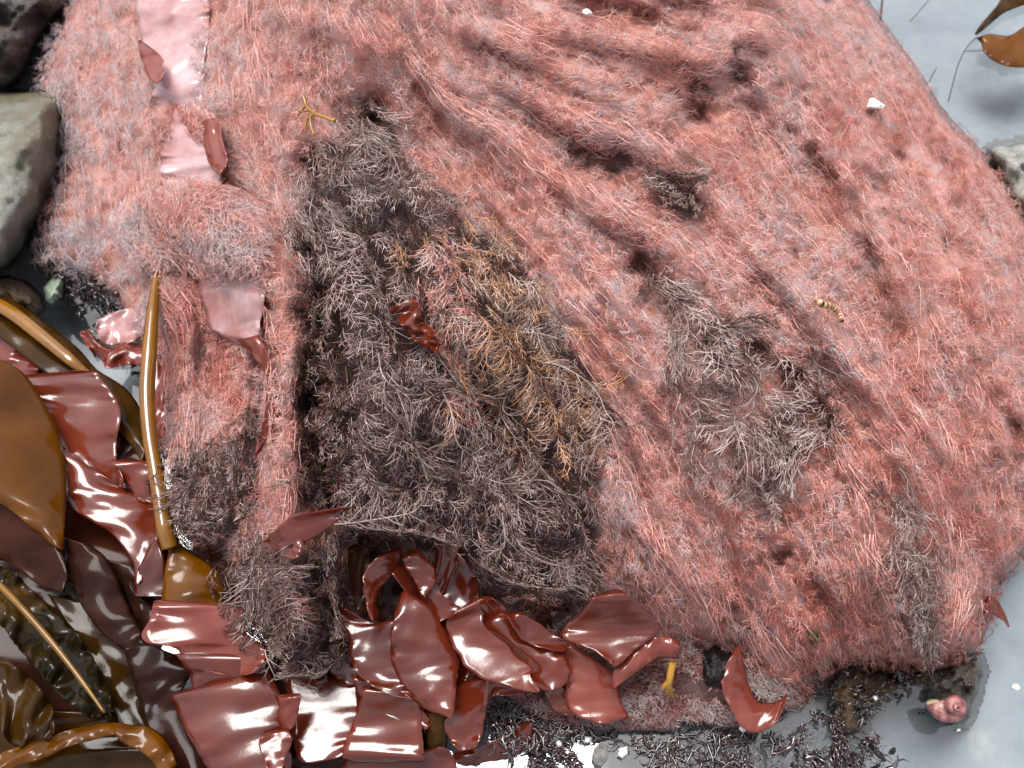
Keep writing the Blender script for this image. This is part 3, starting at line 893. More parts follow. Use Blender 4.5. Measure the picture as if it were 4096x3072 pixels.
# ------------------------------------------------------------------ blades and fronds
def blade(name, rows, z, mat, zone='S', bulge=0.0, ruf=0.0012, thick=0.0003, parent=None, m=12, n=9, seed=None, rag=3.0, label=None, cat=None, group=None, on=False, curl=0.0, drape=0.0, wide=1.0, round_=0.0, convex=False):
    """a leaf lofted between a left and a right edge; z in metres (or above the boulder when on=True); rows may carry height offsets in mm"""
    seed = (int(abs(rows[0][0]) * 7 + abs(rows[-1][1]) * 13 + abs(rows[0][3]) * 3 + len(rows) * 101) + sum(map(ord, zone)) * 17) % 9973 if seed is None else seed
    rr = []
    for r in rows:
        a = zp(zone, [(r[0], r[1]), (r[2], r[3])]).ravel()
        rr.append([*a, r[4] if len(r) > 4 else 0, r[5] if len(r) > 5 else (r[4] if len(r) > 4 else 0)])
    C = crom(rr, n)
    k = len(C)
    q = np.linspace(0, 1, k)
    e = np.clip(np.minimum(q, 1 - q) / 0.13, 0, 1)
    f = wide * (1 - round_ * (1 - np.sqrt(np.clip(1 - (1 - e) ** 2, 0, 1))))
    mx_, my_ = (C[:, 0] + C[:, 2]) / 2, (C[:, 1] + C[:, 3]) / 2
    hx_, hy_ = (C[:, 2] - C[:, 0]) / 2 * f, (C[:, 3] - C[:, 1]) / 2 * f
    C[:, 0], C[:, 1], C[:, 2], C[:, 3] = mx_ - hx_, my_ - hy_, mx_ + hx_, my_ + hy_
    s = np.linspace(0, 1, m)[None]
    w = np.hypot(C[:, 2] - C[:, 0], C[:, 3] - C[:, 1])[:, None]
    t = np.linspace(0, k / 9.0, k)[:, None]
    jl = noise2(t * 2.3, t * 0 + 3.1, seed) * rag + noise2(t * 11, t * 0 + 1.1, seed + 3) * rag * .35
    jr = noise2(t * 2.3, t * 0 + 7.7, seed) * rag + noise2(t * 11, t * 0 + 5.1, seed + 3) * rag * .35
    ux = (C[:, 2] - C[:, 0])[:, None] / (w + 1); uy = (C[:, 3] - C[:, 1])[:, None] / (w + 1)
    X = (C[:, 0:1] + jl * ux) * (1 - s) + (C[:, 2:3] + jr * ux) * s
    Y = (C[:, 1:2] + jl * uy) * (1 - s) + (C[:, 3:4] + jr * uy) * s
    zz = (C[:, 4:5] * (1 - s) + C[:, 5:6] * s) / 1000.0
    yy = (Y - Y.min()) / (Y.max() - Y.min() + 1)
    zz = zz + drape / 1000.0 * ((1 - yy) ** 1.3 - .35)
    rs = np.random.default_rng(seed + 77)
    pk = rs.uniform(.2, .8)
    sg_ = -1.0 if (rs.uniform() < .6 or convex) else 0.8
    zz = zz + bulge * .5 * (sg_ * 2.6 * ((s - pk) ** 2 - .12)) * (0.75 + 0.6 * noise2(t * .9, t * 0, seed + 2)) + curl * np.abs(2 * s - 1) ** 4
    zz = zz + rs.normal(0, 0.0015) * (2 * s - 1)
    zz = zz + ruf * (noise2(t * 1.6 + s * 1.1, s * 2.6 + 0 * t, seed + 5) * 1.2 + 1.6 * np.abs(2 * s - 1) ** 2 * noise2(t * 2.4, s * 1.2 + 0 * t, seed + 9))
    base = samp(HS, X, Y) if on else 0.0
    P = unproject(X, Y, base + z + zz)
    o = mesh_object(name, P.reshape(-1, 3), grid_faces(k, m), mat, parent)
    md = o.modifiers.new("thickness", 'SOLIDIFY')
    md.thickness = thick
    md.offset = 0
    if label: setp(o, label, cat or "seaweed", group)
    return o


def tube_path(name, zone, pts, zs, r, mat, parent=None, sides=10, label=None, cat=None, group=None, flat=1.0, n=8):
    """round stalk along a path; zs heights in metres (or list); r radius or list"""
    P = crom(zp(zone, pts), n)
    k = len(P)
    q = np.linspace(0, 1, len(pts))
    zz = np.interp(np.linspace(0, 1, k), q, zs if hasattr(zs, '__len__') else [zs] * len(pts))
    rr = np.interp(np.linspace(0, 1, k), q, r if hasattr(r, '__len__') else [r] * len(pts))
    C3 = unproject(P[:, 0], P[:, 1], zz)
    tg = np.gradient(C3, axis=0); tg /= np.linalg.norm(tg, axis=1, keepdims=True)
    up = np.array([0, 0, 1.0])
    a = np.cross(tg, up); a /= np.linalg.norm(a, axis=1, keepdims=True) + 1e-9
    b_ = np.cross(a, tg)
    an = np.arange(sides) * 2 * pi / sides
    V = C3[:, None] + rr[:, None, None] * (a[:, None] * np.cos(an)[:, None] + b_[:, None] * np.sin(an)[:, None] * flat)
    Vf = np.vstack([V.reshape(-1, 3), C3[0], C3[-1]])
    F = grid_faces(k, sides, True)
    c0, c1 = k * sides, k * sides + 1
    i = np.arange(sides); j = (i + 1) % sides
    F = np.vstack([F, np.stack([j, i, np.full(sides, c0), np.full(sides, c0)], -1)[:, [0, 1, 2, 3]], np.stack([(k - 1) * sides + i, (k - 1) * sides + j, np.full(sides, c1), np.full(sides, c1)], -1)])
    tri = F[-2 * sides:, :3]
    bm_faces = [tuple(f) for f in F[:-2 * sides]] + [tuple(f) for f in tri]
    org = np.array(parent["_org"]) if parent is not None else np.array([*C3[0][:2], C3[:, 2].min()])
    me = bpy.data.meshes.new(name)
    me.from_pydata([tuple(v) for v in (Vf - org)], [], bm_faces)
    me.polygons.foreach_set("use_smooth", [True] * len(me.polygons))
    me.materials.append(mat)
    o = bpy.data.objects.new(name, me)
    COL.objects.link(o)
    if parent is not None: o.parent = parent
    else: o.location = org
    o["_org"] = [float(v) for v in org]
    if label: setp(o, label, cat, group)
    return o


def mound(name, poly, zone, zb, hgt, L, mat, label=None, cat=None, seed=0, rough=0.1, step=14, group=None, parent=None):
    """a stone drawn by its outline, domed, with sides that go down to zb"""
    pl = [tuple(p) for p in zp(zone, poly)]
    a = np.array(pl)
    x0, y0 = a.min(0) - step * 2; x1, y1 = a.max(0) + step * 2
    X, Y = np.meshgrid(np.arange(x0, x1 + step, step), np.arange(y0, y1 + step, step))
    d = sdist(X, Y, pl)
    d = d + 0.06 * L * fbm(X / (L * .6), Y / (L * .6), seed + 3)
    t = np.clip(d / L, 0, 1)
    zt = zb + hgt * np.sqrt(np.clip(1 - (1 - t) ** 2, 0, 1)) * (1 + rough * fbm(X / (L * .5), Y / (L * .5), seed)) + np.minimum(d, 0) * 0.0008
    P = unproject(X, Y, zt).reshape(-1, 3)
    F = grid_faces(*X.shape)
    kp = d.reshape(-1) > -step * 1.5
    F = F[kp[F].all(1)]
    us = np.unique(F); rm = np.zeros(len(P), int); rm[us] = np.arange(len(us))
    o = mesh_object(name, P[us], rm[F], mat, parent)
    if label: setp(o, label, cat, group)
    return o


# stones on the left, at the right edge and under the boulder
mound("stone", [(-120, 196), (0, 200), (60, 194), (118, 196), (136, 222), (131, 300), (120, 380), (95, 440), (60, 520), (20, 575), (-60, 610), (-200, 560)], 'D', -0.02, 0.075, 170, M_GREYROCK,
      "pale grey stone with a pink crust patch at the boulder's left", "stone", 4, 0.12)
mound("stone", [(-150, -80), (0, -60), (140, -80), (150, 10), (105, 55), (75, 110), (55, 160), (20, 195), (-60, 185), (-180, 120)], 'D', -0.02, 0.05, 160, M_DARKROCK,
      "dark wet stone in the shade above the pale grey stone", "stone", 5, 0.5)
mound("pebble", [(-40, 605), (20, 598), (60, 610), (88, 640), (95, 670), (70, 682), (30, 668), (-30, 650)], 'D', -0.012, 0.030, 60, M_BROWNROCK,
      "dark brown pebble below the pale grey stone", "pebble", 6, 0.2, 8)
mound("pebble", [(92, 622), (110, 603), (132, 597), (140, 612), (136, 640), (118, 660), (100, 655)], 'D', -0.006, 0.034, 40, M_GREENSTONE,
      "pale green pebble wedged beside the brown pebble", "pebble", 7, 0.15, 6)
mound("stone", [(2130, 320), (2150, 308), (2240, 300), (2300, 380), (2260, 520), (2190, 440), (2160, 380)], 'D', -0.02, 0.034, 90, M_BARN,
      "pale rough crusted stone in the water at the right edge", "stone", 8, 0.3)
mound("stone", [(-120, 150), (250, 200), (600, 330), (1000, 250), (1280, 300), (1020, 520), (820, 480), (650, 560), (450, 650), (450, 750), (250, 780), (150, 840), (265, 960), (230, 1100), (100, 1170), (-100, 1200), (-260, 900), (-240, 400)],
      'Q6', -0.02, 0.028, 70, M_BROWNROCK, "brown weedy stone half sunk below the boulder's lower edge", "stone", 9, 0.5, 9)
mound("stone", [(1990, 1445), (2050, 1430), (2120, 1405), (2135, 1450), (2122, 1500), (2108, 1550), (2090, 1575), (2060, 1568), (2026, 1545), (2005, 1505), (1990, 1475)], 'D', -0.030, 0.042, 75, M_DARKROCK,
      "small dark stone carrying the pink snail in the corner pool", "stone", 10, 0.4, 8)
mound("wet_lump", [(1512, 1400), (1550, 1385), (1590, 1400), (1600, 1440), (1584, 1484), (1550, 1496), (1520, 1484), (1506, 1440)], 'D', 0.010, 0.020, 95, M_BLACK,
      "glossy black lump in the hollow beside the hooked red blade", "sea creature", 11, 0.35, 7)

# red frond, glare painted pale, under the weed in the three lengths that show
GP = "pale pink frond showing through the weed at upper left"
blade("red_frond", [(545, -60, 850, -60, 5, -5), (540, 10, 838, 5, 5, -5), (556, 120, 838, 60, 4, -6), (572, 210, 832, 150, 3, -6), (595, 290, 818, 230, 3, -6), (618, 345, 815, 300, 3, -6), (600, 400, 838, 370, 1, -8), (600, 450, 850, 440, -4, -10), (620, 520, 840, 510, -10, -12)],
      0.006, M_PALEGLARE, 'S', 0.016, 0.002, on=True, drape=9, m=18, convex=True, label="broad glossy red frond, glare painted pale pink, at the top left of the boulder", group=GP, rag=2)
blade("red_frond", [(545, 150, 590, 180), (556, 200, 640, 220), (572, 250, 655, 250), (592, 300, 650, 300), (612, 335, 640, 330)], 0.021, M_REDLIGHT, 'S', 0.003, 0.001, on=True, round_=.6,
      label="orange red turned edge on the left of the broad pale frond", group=GP)
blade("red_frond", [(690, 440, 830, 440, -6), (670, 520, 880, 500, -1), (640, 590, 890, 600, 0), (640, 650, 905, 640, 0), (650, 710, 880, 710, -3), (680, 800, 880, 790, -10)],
      0.006, M_PALEGLARE, 'S', 0.014, 0.002, on=True, drape=4, label="short frond fold, glare painted pale, with an orange red edge below the broad one", group=GP, rag=8)
blade("red_frond", [(800, 480, 880, 470), (815, 560, 892, 560), (830, 640, 912, 640), (860, 690, 890, 700)], 0.014, M_REDLIGHT, 'S', -0.003, 0.002, on=True, round_=.6,
      label="orange red curled edge beside the short pale frond fold", group=GP)
blade("red_frond", [(790, 1020, 1060, 1060, -8), (796, 1100, 1070, 1130, -2), (800, 1180, 1060, 1200), (830, 1290, 1040, 1290), (880, 1340, 1036, 1350), (980, 1390, 1040, 1385)], 0.007, M_PALEGLARE, 'S', 0.012, 0.002, on=True,
      label="red flap, glare painted pale pink, below the band of matted weed", group=GP, rag=5)
blade("red_frond", [(950, 1360, 1036, 1340), (1010, 1420, 1080, 1430), (1062, 1500, 1125, 1530), (1068, 1580, 1120, 1590), (1060, 1670, 1100, 1680), (1030, 1760, 1062, 1770), (1018, 1818, 1024, 1824)],
      0.012, M_REDLIGHT, 'S', 0.004, 0.002, on=True, label="narrow orange red tail trailing below the pale flap", group=GP)
blade("red_frond", [(250, 165, 292, 158), (270, 210, 305, 200), (300, 250, 318, 245), (318, 270, 324, 268)], 0.008, M_PALEGLARE, 'S', 0.001, 0.0005, on=True, rag=1,
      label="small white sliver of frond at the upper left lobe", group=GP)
blade("red_frond", [(550, 410, 600, 400), (600, 430, 640, 400), (680, 480, 700, 450)], 0.004, M_REDLIGHT, 'R2', 0.002, 0.001, on=True, label="small orange stub at the tip of the upright kelp stalk", group=GP) if False else None

# pink weed scraps in the left pool gap
blade("red_frond", [(500, 520, 560, 500), (540, 600, 640, 590), (620, 680, 760, 640), (700, 740, 900, 660)], 0.006, M_REDLIGHT, 'R2', 0.004, 0.003, label="crumpled pink red frond in the pool gap left of the kelp stalk")
blade("red_frond", [(-40, 570, 60, 560), (-40, 650, 160, 640), (-20, 720, 240, 720), (0, 780, 245, 800)], 0.014, M_REDLIGHT, 'R2', 0.004, 0.002, label="pinkish frond corner showing above the big golden blade")
blade("red_frond", [(890, 480, 1040, 480), (950, 700, 1050, 700), (930, 900, 1050, 950), (940, 1100, 1040, 1150), (960, 1220, 1040, 1230)], 0.010, M_REDLIGHT, 'R2', 0.006, 0.002, label="narrow pink frond pressed between kelp stalk and furry lobe")

blade("red_frond", [(205, 690, 215, 740), (245, 675, 250, 745), (285, 665, 290, 735), (318, 690, 322, 720)], 0.010, M_PALEGLARE, 'D', 0.004, 0.003, label="pale pink crumpled frond in the left pool gap", rag=4, round_=.5)
blade("red_frond", [(225, 770, 225, 800), (262, 742, 268, 790), (310, 745, 312, 790), (330, 760, 330, 780)], 0.013, M_REDLIGHT, 'D', 0.005, 0.003, label="pink red curled frond end left of the kelp stalk", rag=4, round_=.5)

# kelps
k1 = setp(empty("kelp", unproject(600, 1700, 0.02)), "upright thin golden kelp stalk opening into a glossy yellow blade", "kelp")
tube_path("stipe", 'R2', [(990, 150), (965, 380), (945, 640), (930, 900), (945, 1150), (975, 1350), (1010, 1560), (1040, 1760), (1075, 1880)], [.050, .050, .048, .045, .042, .040, .038, .035, .030],
          [.0018, .0035, .0042, .0044, .0042, .0040, .0040, .0042, .0042], M_STIPE, k1)
blade("blade", [(1072, 225, 1110, 225), (1065, 300, 1200, 290), (1045, 400, 1330, 380), (1030, 520, 1420, 500), (1022, 620, 1425, 620), (1030, 720, 1410, 730)], 0.024, M_KELP, 'R3', 0.012, 0.001, parent=k1, rag=1, convex=True)
k2 = setp(empty("kelp", unproject(250, 1500, 0.015)), "broad brown kelp strap slanting down from the left edge", "kelp")
blade("blade", [(-80, 250, -90, 500), (60, 270, 0, 560), (240, 420, 180, 690), (480, 610, 380, 860), (620, 760, 520, 1000), (800, 880, 690, 1090), (910, 1050, 800, 1200), (940, 1200, 900, 1340)],
      0.018, M_KELPDARK, 'R2', 0.010, 0.001, parent=k2, m=16, rag=1, convex=True)
tube_path("midrib", 'R2', [(-60, 320), (80, 400), (260, 540), (440, 690), (560, 790)], [.027, .028, .028, .027, .022], [.004, .0042, .004, .0035, .002], M_STIPE, k2, flat=0.6)
k3 = setp(empty("kelp", unproject(150, 1900, 0.03)), "big golden brown kelp blade curling along the left edge", "kelp")
blade("blade", [(-300, 640, 0, 690, 12, 0), (-320, 760, 150, 780, 13, -6), (-320, 950, 275, 960, 14, -12), (-320, 1150, 370, 1150, 14, -15), (-300, 1350, 415, 1360, 12, -16), (-200, 1500, 418, 1560, 8, -16),
                (60, 1640, 412, 1700, -2, -14), (200, 1760, 405, 1800, -8, -14), (300, 1850, 400, 1900, -10, -14)], 0.046, M_KELP, 'R2', 0.012, 0.0004, parent=k3, m=18, rag=1, convex=True)
k4 = setp(empty("kelp", unproject(250, 2650, 0.02)), "wrinkled dark kelp blade with a yellow midrib at lower left", "kelp")
blade("blade", [(-150, 330, -180, 640), (60, 400, -60, 700), (230, 560, 40, 800), (400, 720, 180, 980), (520, 860, 300, 1120), (620, 1020, 420, 1230), (700, 1180, 560, 1330), (700, 1330, 650, 1350)],
      0.022, M_KELPBULL, 'R3', 0.004, 0.004, parent=k4, m=22, n=12, rag=9, convex=True)
tube_path("midrib", 'R3', [(-120, 400), (0, 505), (140, 650), (290, 820), (420, 980), (540, 1140), (660, 1310)], [.0275, .0285, .029, .0285, .028, .027, .025], [.0017, .0017, .0016, .0016, .0014, .0012, .0007], M_MIDRIB, k4, flat=0.7)
k5 = setp(empty("kelp", unproject(300, 2950, 0.02)), "yellow brown kelp strap arching along the bottom left corner", "kelp")
blade("blade", [(-80, 1600, -60, 1720), (100, 1530, 130, 1640), (240, 1490, 270, 1600), (400, 1430, 440, 1520), (540, 1395, 600, 1480), (680, 1372, 720, 1450), (820, 1385, 780, 1500), (960, 1410, 900, 1560), (1060, 1500, 980, 1640), (1120, 1640, 1000, 1720)],
      0.026, M_KELP, 'R3', 0.006, 0.0015, parent=k5, rag=1, convex=True)
k6 = setp(empty("kelp", unproject(120, 2800, 0.015)), "grey brown kelp blade with toothed edge in the bottom left corner", "kelp")
blade("blade", [(-120, 940, -120, 1300), (0, 965, 0, 1420), (120, 1030, 60, 1500), (250, 1150, 150, 1540), (330, 1280, 230, 1530), (350, 1420, 300, 1500)], 0.024, M_KELPDARK, 'R3', 0.003, 0.003, parent=k6, m=16, rag=1, convex=True)
k7 = setp(empty("kelp", unproject(3980, 170, 0.01)), "golden brown kelp blade floating at the top right corner", "kelp")
blade("blade", [(1905, 235, 1915, 240), (1940, 270, 1990, 215), (1960, 330, 2120, 225), (2030, 390, 2212, 170), (2150, 425, 2330, 150), (2300, 420, 2420, 180)], 0.006, M_KELP, 'R7', 0.004, 0.001, parent=k7, rag=1, convex=True)
blade("blade", [(1900, 215, 1910, 222), (1950, 140, 1985, 165), (2030, 50, 2090, 80), (2080, -20, 2250, 20), (2180, -90, 2400, -20)], 0.008, M_KELPDARK, 'R7', 0.003, 0.001, parent=k7, rag=1, convex=True)
k8 = setp(empty("kelp", unproject(1750, 2900, 0.01)), "short olive kelp stalk standing between the lowest red blades", "kelp")
tube_path("stipe", 'R4', [(700, 1290), (702, 1380), (705, 1470), (708, 1570)], [.024, .020, .014, .004], [.0052, .0054, .0054, .005], M_KELPDARK, k8)

# red blades under the boulder: (label, rows, z, bulge, material)
GR = "glossy red blades below the boulder"


def red(label, zone, rows, z, bulge=0.006, mat=None, ruf=0.0007, rag=4, **kw):
    kw.setdefault('drape', 11.0)
    kw.setdefault('wide', 1.12)
    kw.setdefault('round_', 0.5)
    a, b = [list(r) + [0] * (6 - len(r)) if len(r) == 4 else (list(r) + [r[4]] if len(r) == 5 else list(r)) for r in rows[:2]]
    rows = [tuple(a[i] + .3 * (a[i] - b[i]) for i in range(4)) + (a[4] - 5, a[5] - 5)] + list(rows)
    return blade("red_frond", rows, z, mat or M_RED, zone, bulge, ruf, rag=rag, label=label, group=GR, **kw)


red("red blade lying in the water below the boulder's rim", 'R4', [(830, 1570, 860, 1650), (1000, 1525, 1080, 1615), (1170, 1440, 1270, 1530), (1290, 1350, 1335, 1420)], .004)
red("lowest red blade running along the bottom edge of the picture", 'R4', [(190, 1610, 190, 1700), (450, 1600, 460, 1720), (620, 1560, 640, 1720), (760, 1540, 830, 1700), (820, 1600, 840, 1690)], .010)
red("square folded red blade with a white glare at the bottom", 'R4', [(250, 1180, 560, 1190, 12, 14), (215, 1330, 585, 1330, 3, 5), (160, 1470, 590, 1500, .5, 1), (140, 1560, 600, 1590, 0, 0), (136, 1625, 610, 1625, -6, -6)], .022, .002, drape=0, ruf=.0005)
red("red blade with streaky glare left of the square folded one", 'R4', [(-220, 1080, 200, 1130), (-210, 1250, 210, 1260), (-190, 1400, 200, 1400), (-170, 1520, 160, 1500), (-150, 1640, 120, 1590)], .018, .002, drape=0, ruf=.0005)
red("red blade under the kelp stalk between two fronds", 'R4', [(190, 1090, 560, 1200), (240, 1200, 590, 1270), (330, 1290, 640, 1350), (560, 1400, 660, 1420)], .028, .003)
red("drooping red blade with a pale folded side", 'R4', [(815, 1170, 1030, 1080, 0, 8), (800, 1280, 1015, 1200, 0, 6), (765, 1380, 995, 1330, 0, 3), (800, 1480, 980, 1450), (850, 1555, 960, 1535)], .026, .007)
red("pale folded strip joining the drooping blade to the glare blade", 'R4', [(1000, 1090, 1010, 1250), (1080, 1100, 1060, 1200), (1160, 1140, 1130, 1195), (1260, 1165, 1250, 1190)], .030, .003, M_REDLIGHT)
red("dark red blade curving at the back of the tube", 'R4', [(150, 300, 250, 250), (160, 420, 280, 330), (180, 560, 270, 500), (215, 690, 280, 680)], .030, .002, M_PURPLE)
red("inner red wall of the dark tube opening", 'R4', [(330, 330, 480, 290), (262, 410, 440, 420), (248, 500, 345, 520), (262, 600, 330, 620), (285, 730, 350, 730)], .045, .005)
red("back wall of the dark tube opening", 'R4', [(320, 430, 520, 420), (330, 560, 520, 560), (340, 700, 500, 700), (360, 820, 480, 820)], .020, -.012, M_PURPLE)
red("narrow dark red blade behind the tube's top", 'R4', [(430, 430, 540, 380), (500, 520, 600, 500), (560, 620, 620, 600), (590, 680, 640, 660)], .042, .004)
red("upright red blade behind the tube in the centre", 'R4', [(690, 440, 735, 200), (700, 520, 835, 220), (720, 560, 840, 330), (740, 590, 800, 480)], .040, .006)
red("red blade folded behind the centre one", 'R4', [(700, 520, 850, 330), (770, 600, 935, 440), (860, 650, 965, 560), (900, 660, 970, 600)], .036, .004)
red("red lobe with a pale tip hanging from the brown clump", 'R4', [(500, 340, 600, 300), (520, 400, 680, 400), (570, 470, 690, 480), (600, 540, 670, 540), (620, 580, 650, 580)], .056, .004)
red("broad red blade sloping right below the lobe", 'R4', [(560, 470, 680, 470), (610, 580, 740, 570), (640, 690, 860, 650), (690, 755, 880, 660)], .046, .006)
red("left half of the large front blade with broad sheen", 'R4', [(80, 715, 130, 660, 0, 4), (110, 745, 300, 745), (160, 830, 428, 735, 0, 4), (175, 950, 435, 880, 0, 2), (210, 1050, 460, 1030), (290, 1130, 500, 1130), (410, 1190, 530, 1180), (545, 1225, 556, 1222)],
    .038, .005, drape=5)
red("right half of the large front blade hanging to a point", 'R4', [(440, 690, 520, 560, 0, -4), (432, 760, 640, 640, 2, -4), (432, 880, 760, 830, 2, -6), (450, 1000, 830, 960, 0, -5), (490, 1110, 815, 1080), (560, 1215, 812, 1190), (660, 1295, 808, 1290), (790, 1350, 806, 1356)],
    .042, .008, drape=16)
red("dark red side behind the large front blade's right edge", 'R4', [(700, 760, 800, 740), (780, 900, 920, 960), (800, 1040, 940, 1060), (815, 1150, 880, 1130)], .028, .003)
red("shiny blade with a wide white glare in the middle", 'R4', [(820, 680, 970, 600, 8, 8), (785, 740, 985, 680, 2, 3), (790, 810, 1005, 780, 0, 1), (840, 910, 1120, 870, 0, -2), (930, 1035, 1200, 950, 0, -4), (1080, 1112, 1295, 1030, -1, -5), (1220, 1150, 1290, 1080, -2, -4), (1345, 1182, 1362, 1176, -3, -4)],
    .050, .002, rag=6, drape=0, ruf=.0004)
red("dark red blade behind the glare blade's right edge", 'R4', [(1000, 770, 1150, 690), (1130, 890, 1240, 820), (1220, 970, 1400, 900), (1300, 1040, 1500, 950), (1300, 1100, 1540, 1060), (1370, 1180, 1500, 1160)], .043, .008)
red("short dark blade standing under the brown fringe", 'R4', [(970, 600, 1060, 590), (1000, 680, 1140, 660), (1060, 760, 1150, 720), (1120, 830, 1140, 790)], .046, .004)
red("thin red blade with a curled rim under the brown fringe", 'R4', [(1165, 715, 1260, 690), (1240, 830, 1390, 780), (1350, 888, 1500, 850), (1500, 928, 1552, 890)], .049, .005)
red("translucent bag shaped red blade below the black gap", 'R4', [(1500, 920, 1590, 900, 0, 4), (1510, 1000, 1840, 1080), (1530, 1120, 1840, 1150), (1545, 1240, 1860, 1250), (1600, 1320, 1895, 1330), (1680, 1370, 1820, 1385)], .030, .012, M_REDLIGHT)
red("lower red blade tip left of the bag shaped blade", 'R4', [(1390, 1180, 1500, 1150), (1420, 1240, 1560, 1240), (1460, 1300, 1600, 1310), (1500, 1320, 1560, 1330)], .024, .004)
red("large mottled red flap with a white glare under the pink weed", 'R4', [(1700, 590, 1880, 555, 16, 16), (1640, 690, 2010, 660, 8, 9), (1560, 760, 2090, 760, 1.5, 3), (1540, 840, 2050, 830, 0, 0), (1700, 910, 1960, 900, -.3, -.5), (1790, 975, 1900, 965, -.6, -1), (1828, 1022, 1836, 1020, -1, -1)],
    .052, .001, m=16, drape=0, ruf=.0004)
red("arm shaped red fold reaching right towards the yellow sprig", 'R4', [(1832, 1040, 1836, 1140), (1900, 985, 1930, 1080), (1990, 900, 2030, 1000), (2080, 840, 2110, 950), (2160, 830, 2190, 960), (2240, 860, 2250, 950)], .044, .008, M_REDLIGHT)
red("hooked red blade curling round the boulder's lower corner", 'Q2', [(1010, 260, 1140, 120), (915, 450, 1190, 400), (920, 600, 1220, 560), (980, 800, 1290, 740), (1120, 1040, 1400, 840), (1280, 1170, 1560, 840), (1440, 1160, 1660, 790), (1580, 1080, 1710, 740), (1690, 900, 1740, 680)],
    .024, .008, M_REDLIGHT)
red("torn red tip poking out at the right side of the boulder", 'R5', [(1960, 690, 1990, 580), (2020, 690, 2040, 600), (2070, 715, 2080, 660), (2118, 770, 2122, 765)], .020, .002)
red("folded red blade hanging left of the large front blade", 'R4', [(-40, 900, 120, 860), (40, 1040, 190, 1000), (120, 1150, 280, 1120)], .022, .003)

# lower left blades
red("small torn red blade with a bright glare on the brown clump", 'R3', [(2200, 10, 2190, 50), (2020, 35, 2110, 110), (1850, 75, 1950, 210), (1745, 165, 1915, 240), (1690, 220, 1885, 300), (1660, 250, 1850, 350)], .026, .010, on=True, drape=2)
red("folded salmon red blade below the yellow kelp blade", 'R3', [(1000, 622, 1500, 652, 0, 4), (975, 720, 1500, 740, 2, 2), (935, 850, 1540, 830, 0, 0), (1130, 900, 1640, 890, -2, 0), (1210, 1000, 1640, 990, -4, -2), (1400, 1072, 1600, 1070, -4, -4)], .034, .024, M_REDLIGHT, drape=3)
red("dull red blade tucked under the salmon red blade", 'R3', [(1150, 960, 1640, 960), (1220, 1060, 1660, 1060), (1245, 1160, 1620, 1110), (1255, 1240, 1570, 1125)], .026, .004)
red("large ribbed red blade at the bottom left", 'R3', [(1120, 1225, 1680, 1080, -2, 2), (1190, 1380, 1760, 1260), (1260, 1520, 1790, 1400), (1340, 1650, 1810, 1560), (1400, 1760, 1830, 1740)], .024, .012, ruf=.0010, m=16, drape=6)
red("small pale red blade stub at the brown clump's foot", 'R3', [(1770, 1225, 1890, 1215), (1770, 1320, 1880, 1310), (1800, 1420, 1850, 1415)], .036, .003, M_REDLIGHT)
red("red blade with a chalky white glare near the bottom edge", 'R3', [(1690, 1440, 1830, 1425), (1640, 1490, 1830, 1500), (1660, 1580, 1800, 1580), (1700, 1700, 1780, 1700)], .032, .001, drape=0)
red("big red blade under the dark strap at the left", 'Q1', [(150, 40, 840, 0), (280, 150, 960, 170), (400, 300, 1030, 330), (520, 520, 1000, 560), (640, 700, 1010, 740), (850, 900, 1070, 900), (1020, 1010, 1120, 1000)], .022, .008, ruf=.0010, m=16)
red("red blade curving below the big one at the left", 'Q1', [(560, 700, 900, 880), (600, 930, 1060, 1000), (620, 1060, 1300, 1100), (740, 1220, 1400, 1230), (1000, 1400, 1430, 1400), (1180, 1640, 1360, 1560), (1200, 1900, 1330, 1700)], .019, .009, ruf=.0010, m=16)
red("red blade edge behind the kelp stalk at its middle", 'Q1', [(1000, 780, 1300, 790), (1100, 900, 1380, 920), (1200, 1060, 1400, 1100), (1260, 1120, 1420, 1160)], .020, .004)
red("pale red corner blade beside the dark kelp gap", 'R3', [(880, 400, 990, 230), (865, 480, 1040, 400), (858, 560, 1030, 560), (870, 575, 1020, 572)], .018, .002)
red("dark maroon blade beneath the golden blade", 'R3', [(-150, -10, 180, 10), (-150, 120, 290, 130), (-120, 260, 350, 270), (100, 380, 400, 400), (260, 520, 410, 560)], .028, .004, M_PURPLE)
GB = "dark red blades lying deep in the heap under the boulder"  # backing sheets added dark, standing for shade in gaps between blades
for lab, rws, zz_ in (("added dark red blade painted as gap shade behind the tube and centre blades", [(60, 250, 960, 200), (80, 500, 1000, 480), (60, 760, 1040, 740), (60, 900, 1080, 900)], .012),
                      ("added dark red blade painted as gap shade between the large front blades", [(40, 820, 1000, 800), (60, 1000, 1060, 1000), (120, 1200, 1000, 1180), (200, 1330, 900, 1320)], .008),
                      ("added dark red blade painted as gap shade behind the right hand blades", [(900, 560, 1500, 560), (950, 760, 1560, 740), (1050, 960, 1600, 960), (1250, 1150, 1560, 1180)], .020),
                      ("added dark red blade painted as gap shade along the bottom edge", [(-300, 1300, 620, 1340), (-320, 1450, 640, 1480), (-300, 1600, 700, 1600), (-300, 1720, 700, 1720)], .005),
                      ("added dark blade painted as gap shade in the water under the left heap", [(-2300, -950, -1600, -900), (-2300, -650, -1450, -560), (-2300, -300, -1380, -250), (-2300, 0, -1250, 60), (-2300, 300, -980, 300), (-2300, 700, -900, 700)], .003),
                      ("added dark red blade painted as gap shade below the dark clump", [(-420, 900, 120, 900), (-400, 1060, 160, 1080), (-420, 1250, 140, 1260), (-420, 1400, 100, 1400)], .008)):
    blade("red_frond", rws, zz_, M_PURPLE, 'R4', .006, .003, rag=6, label=lab, group=GB, cat="seaweed")
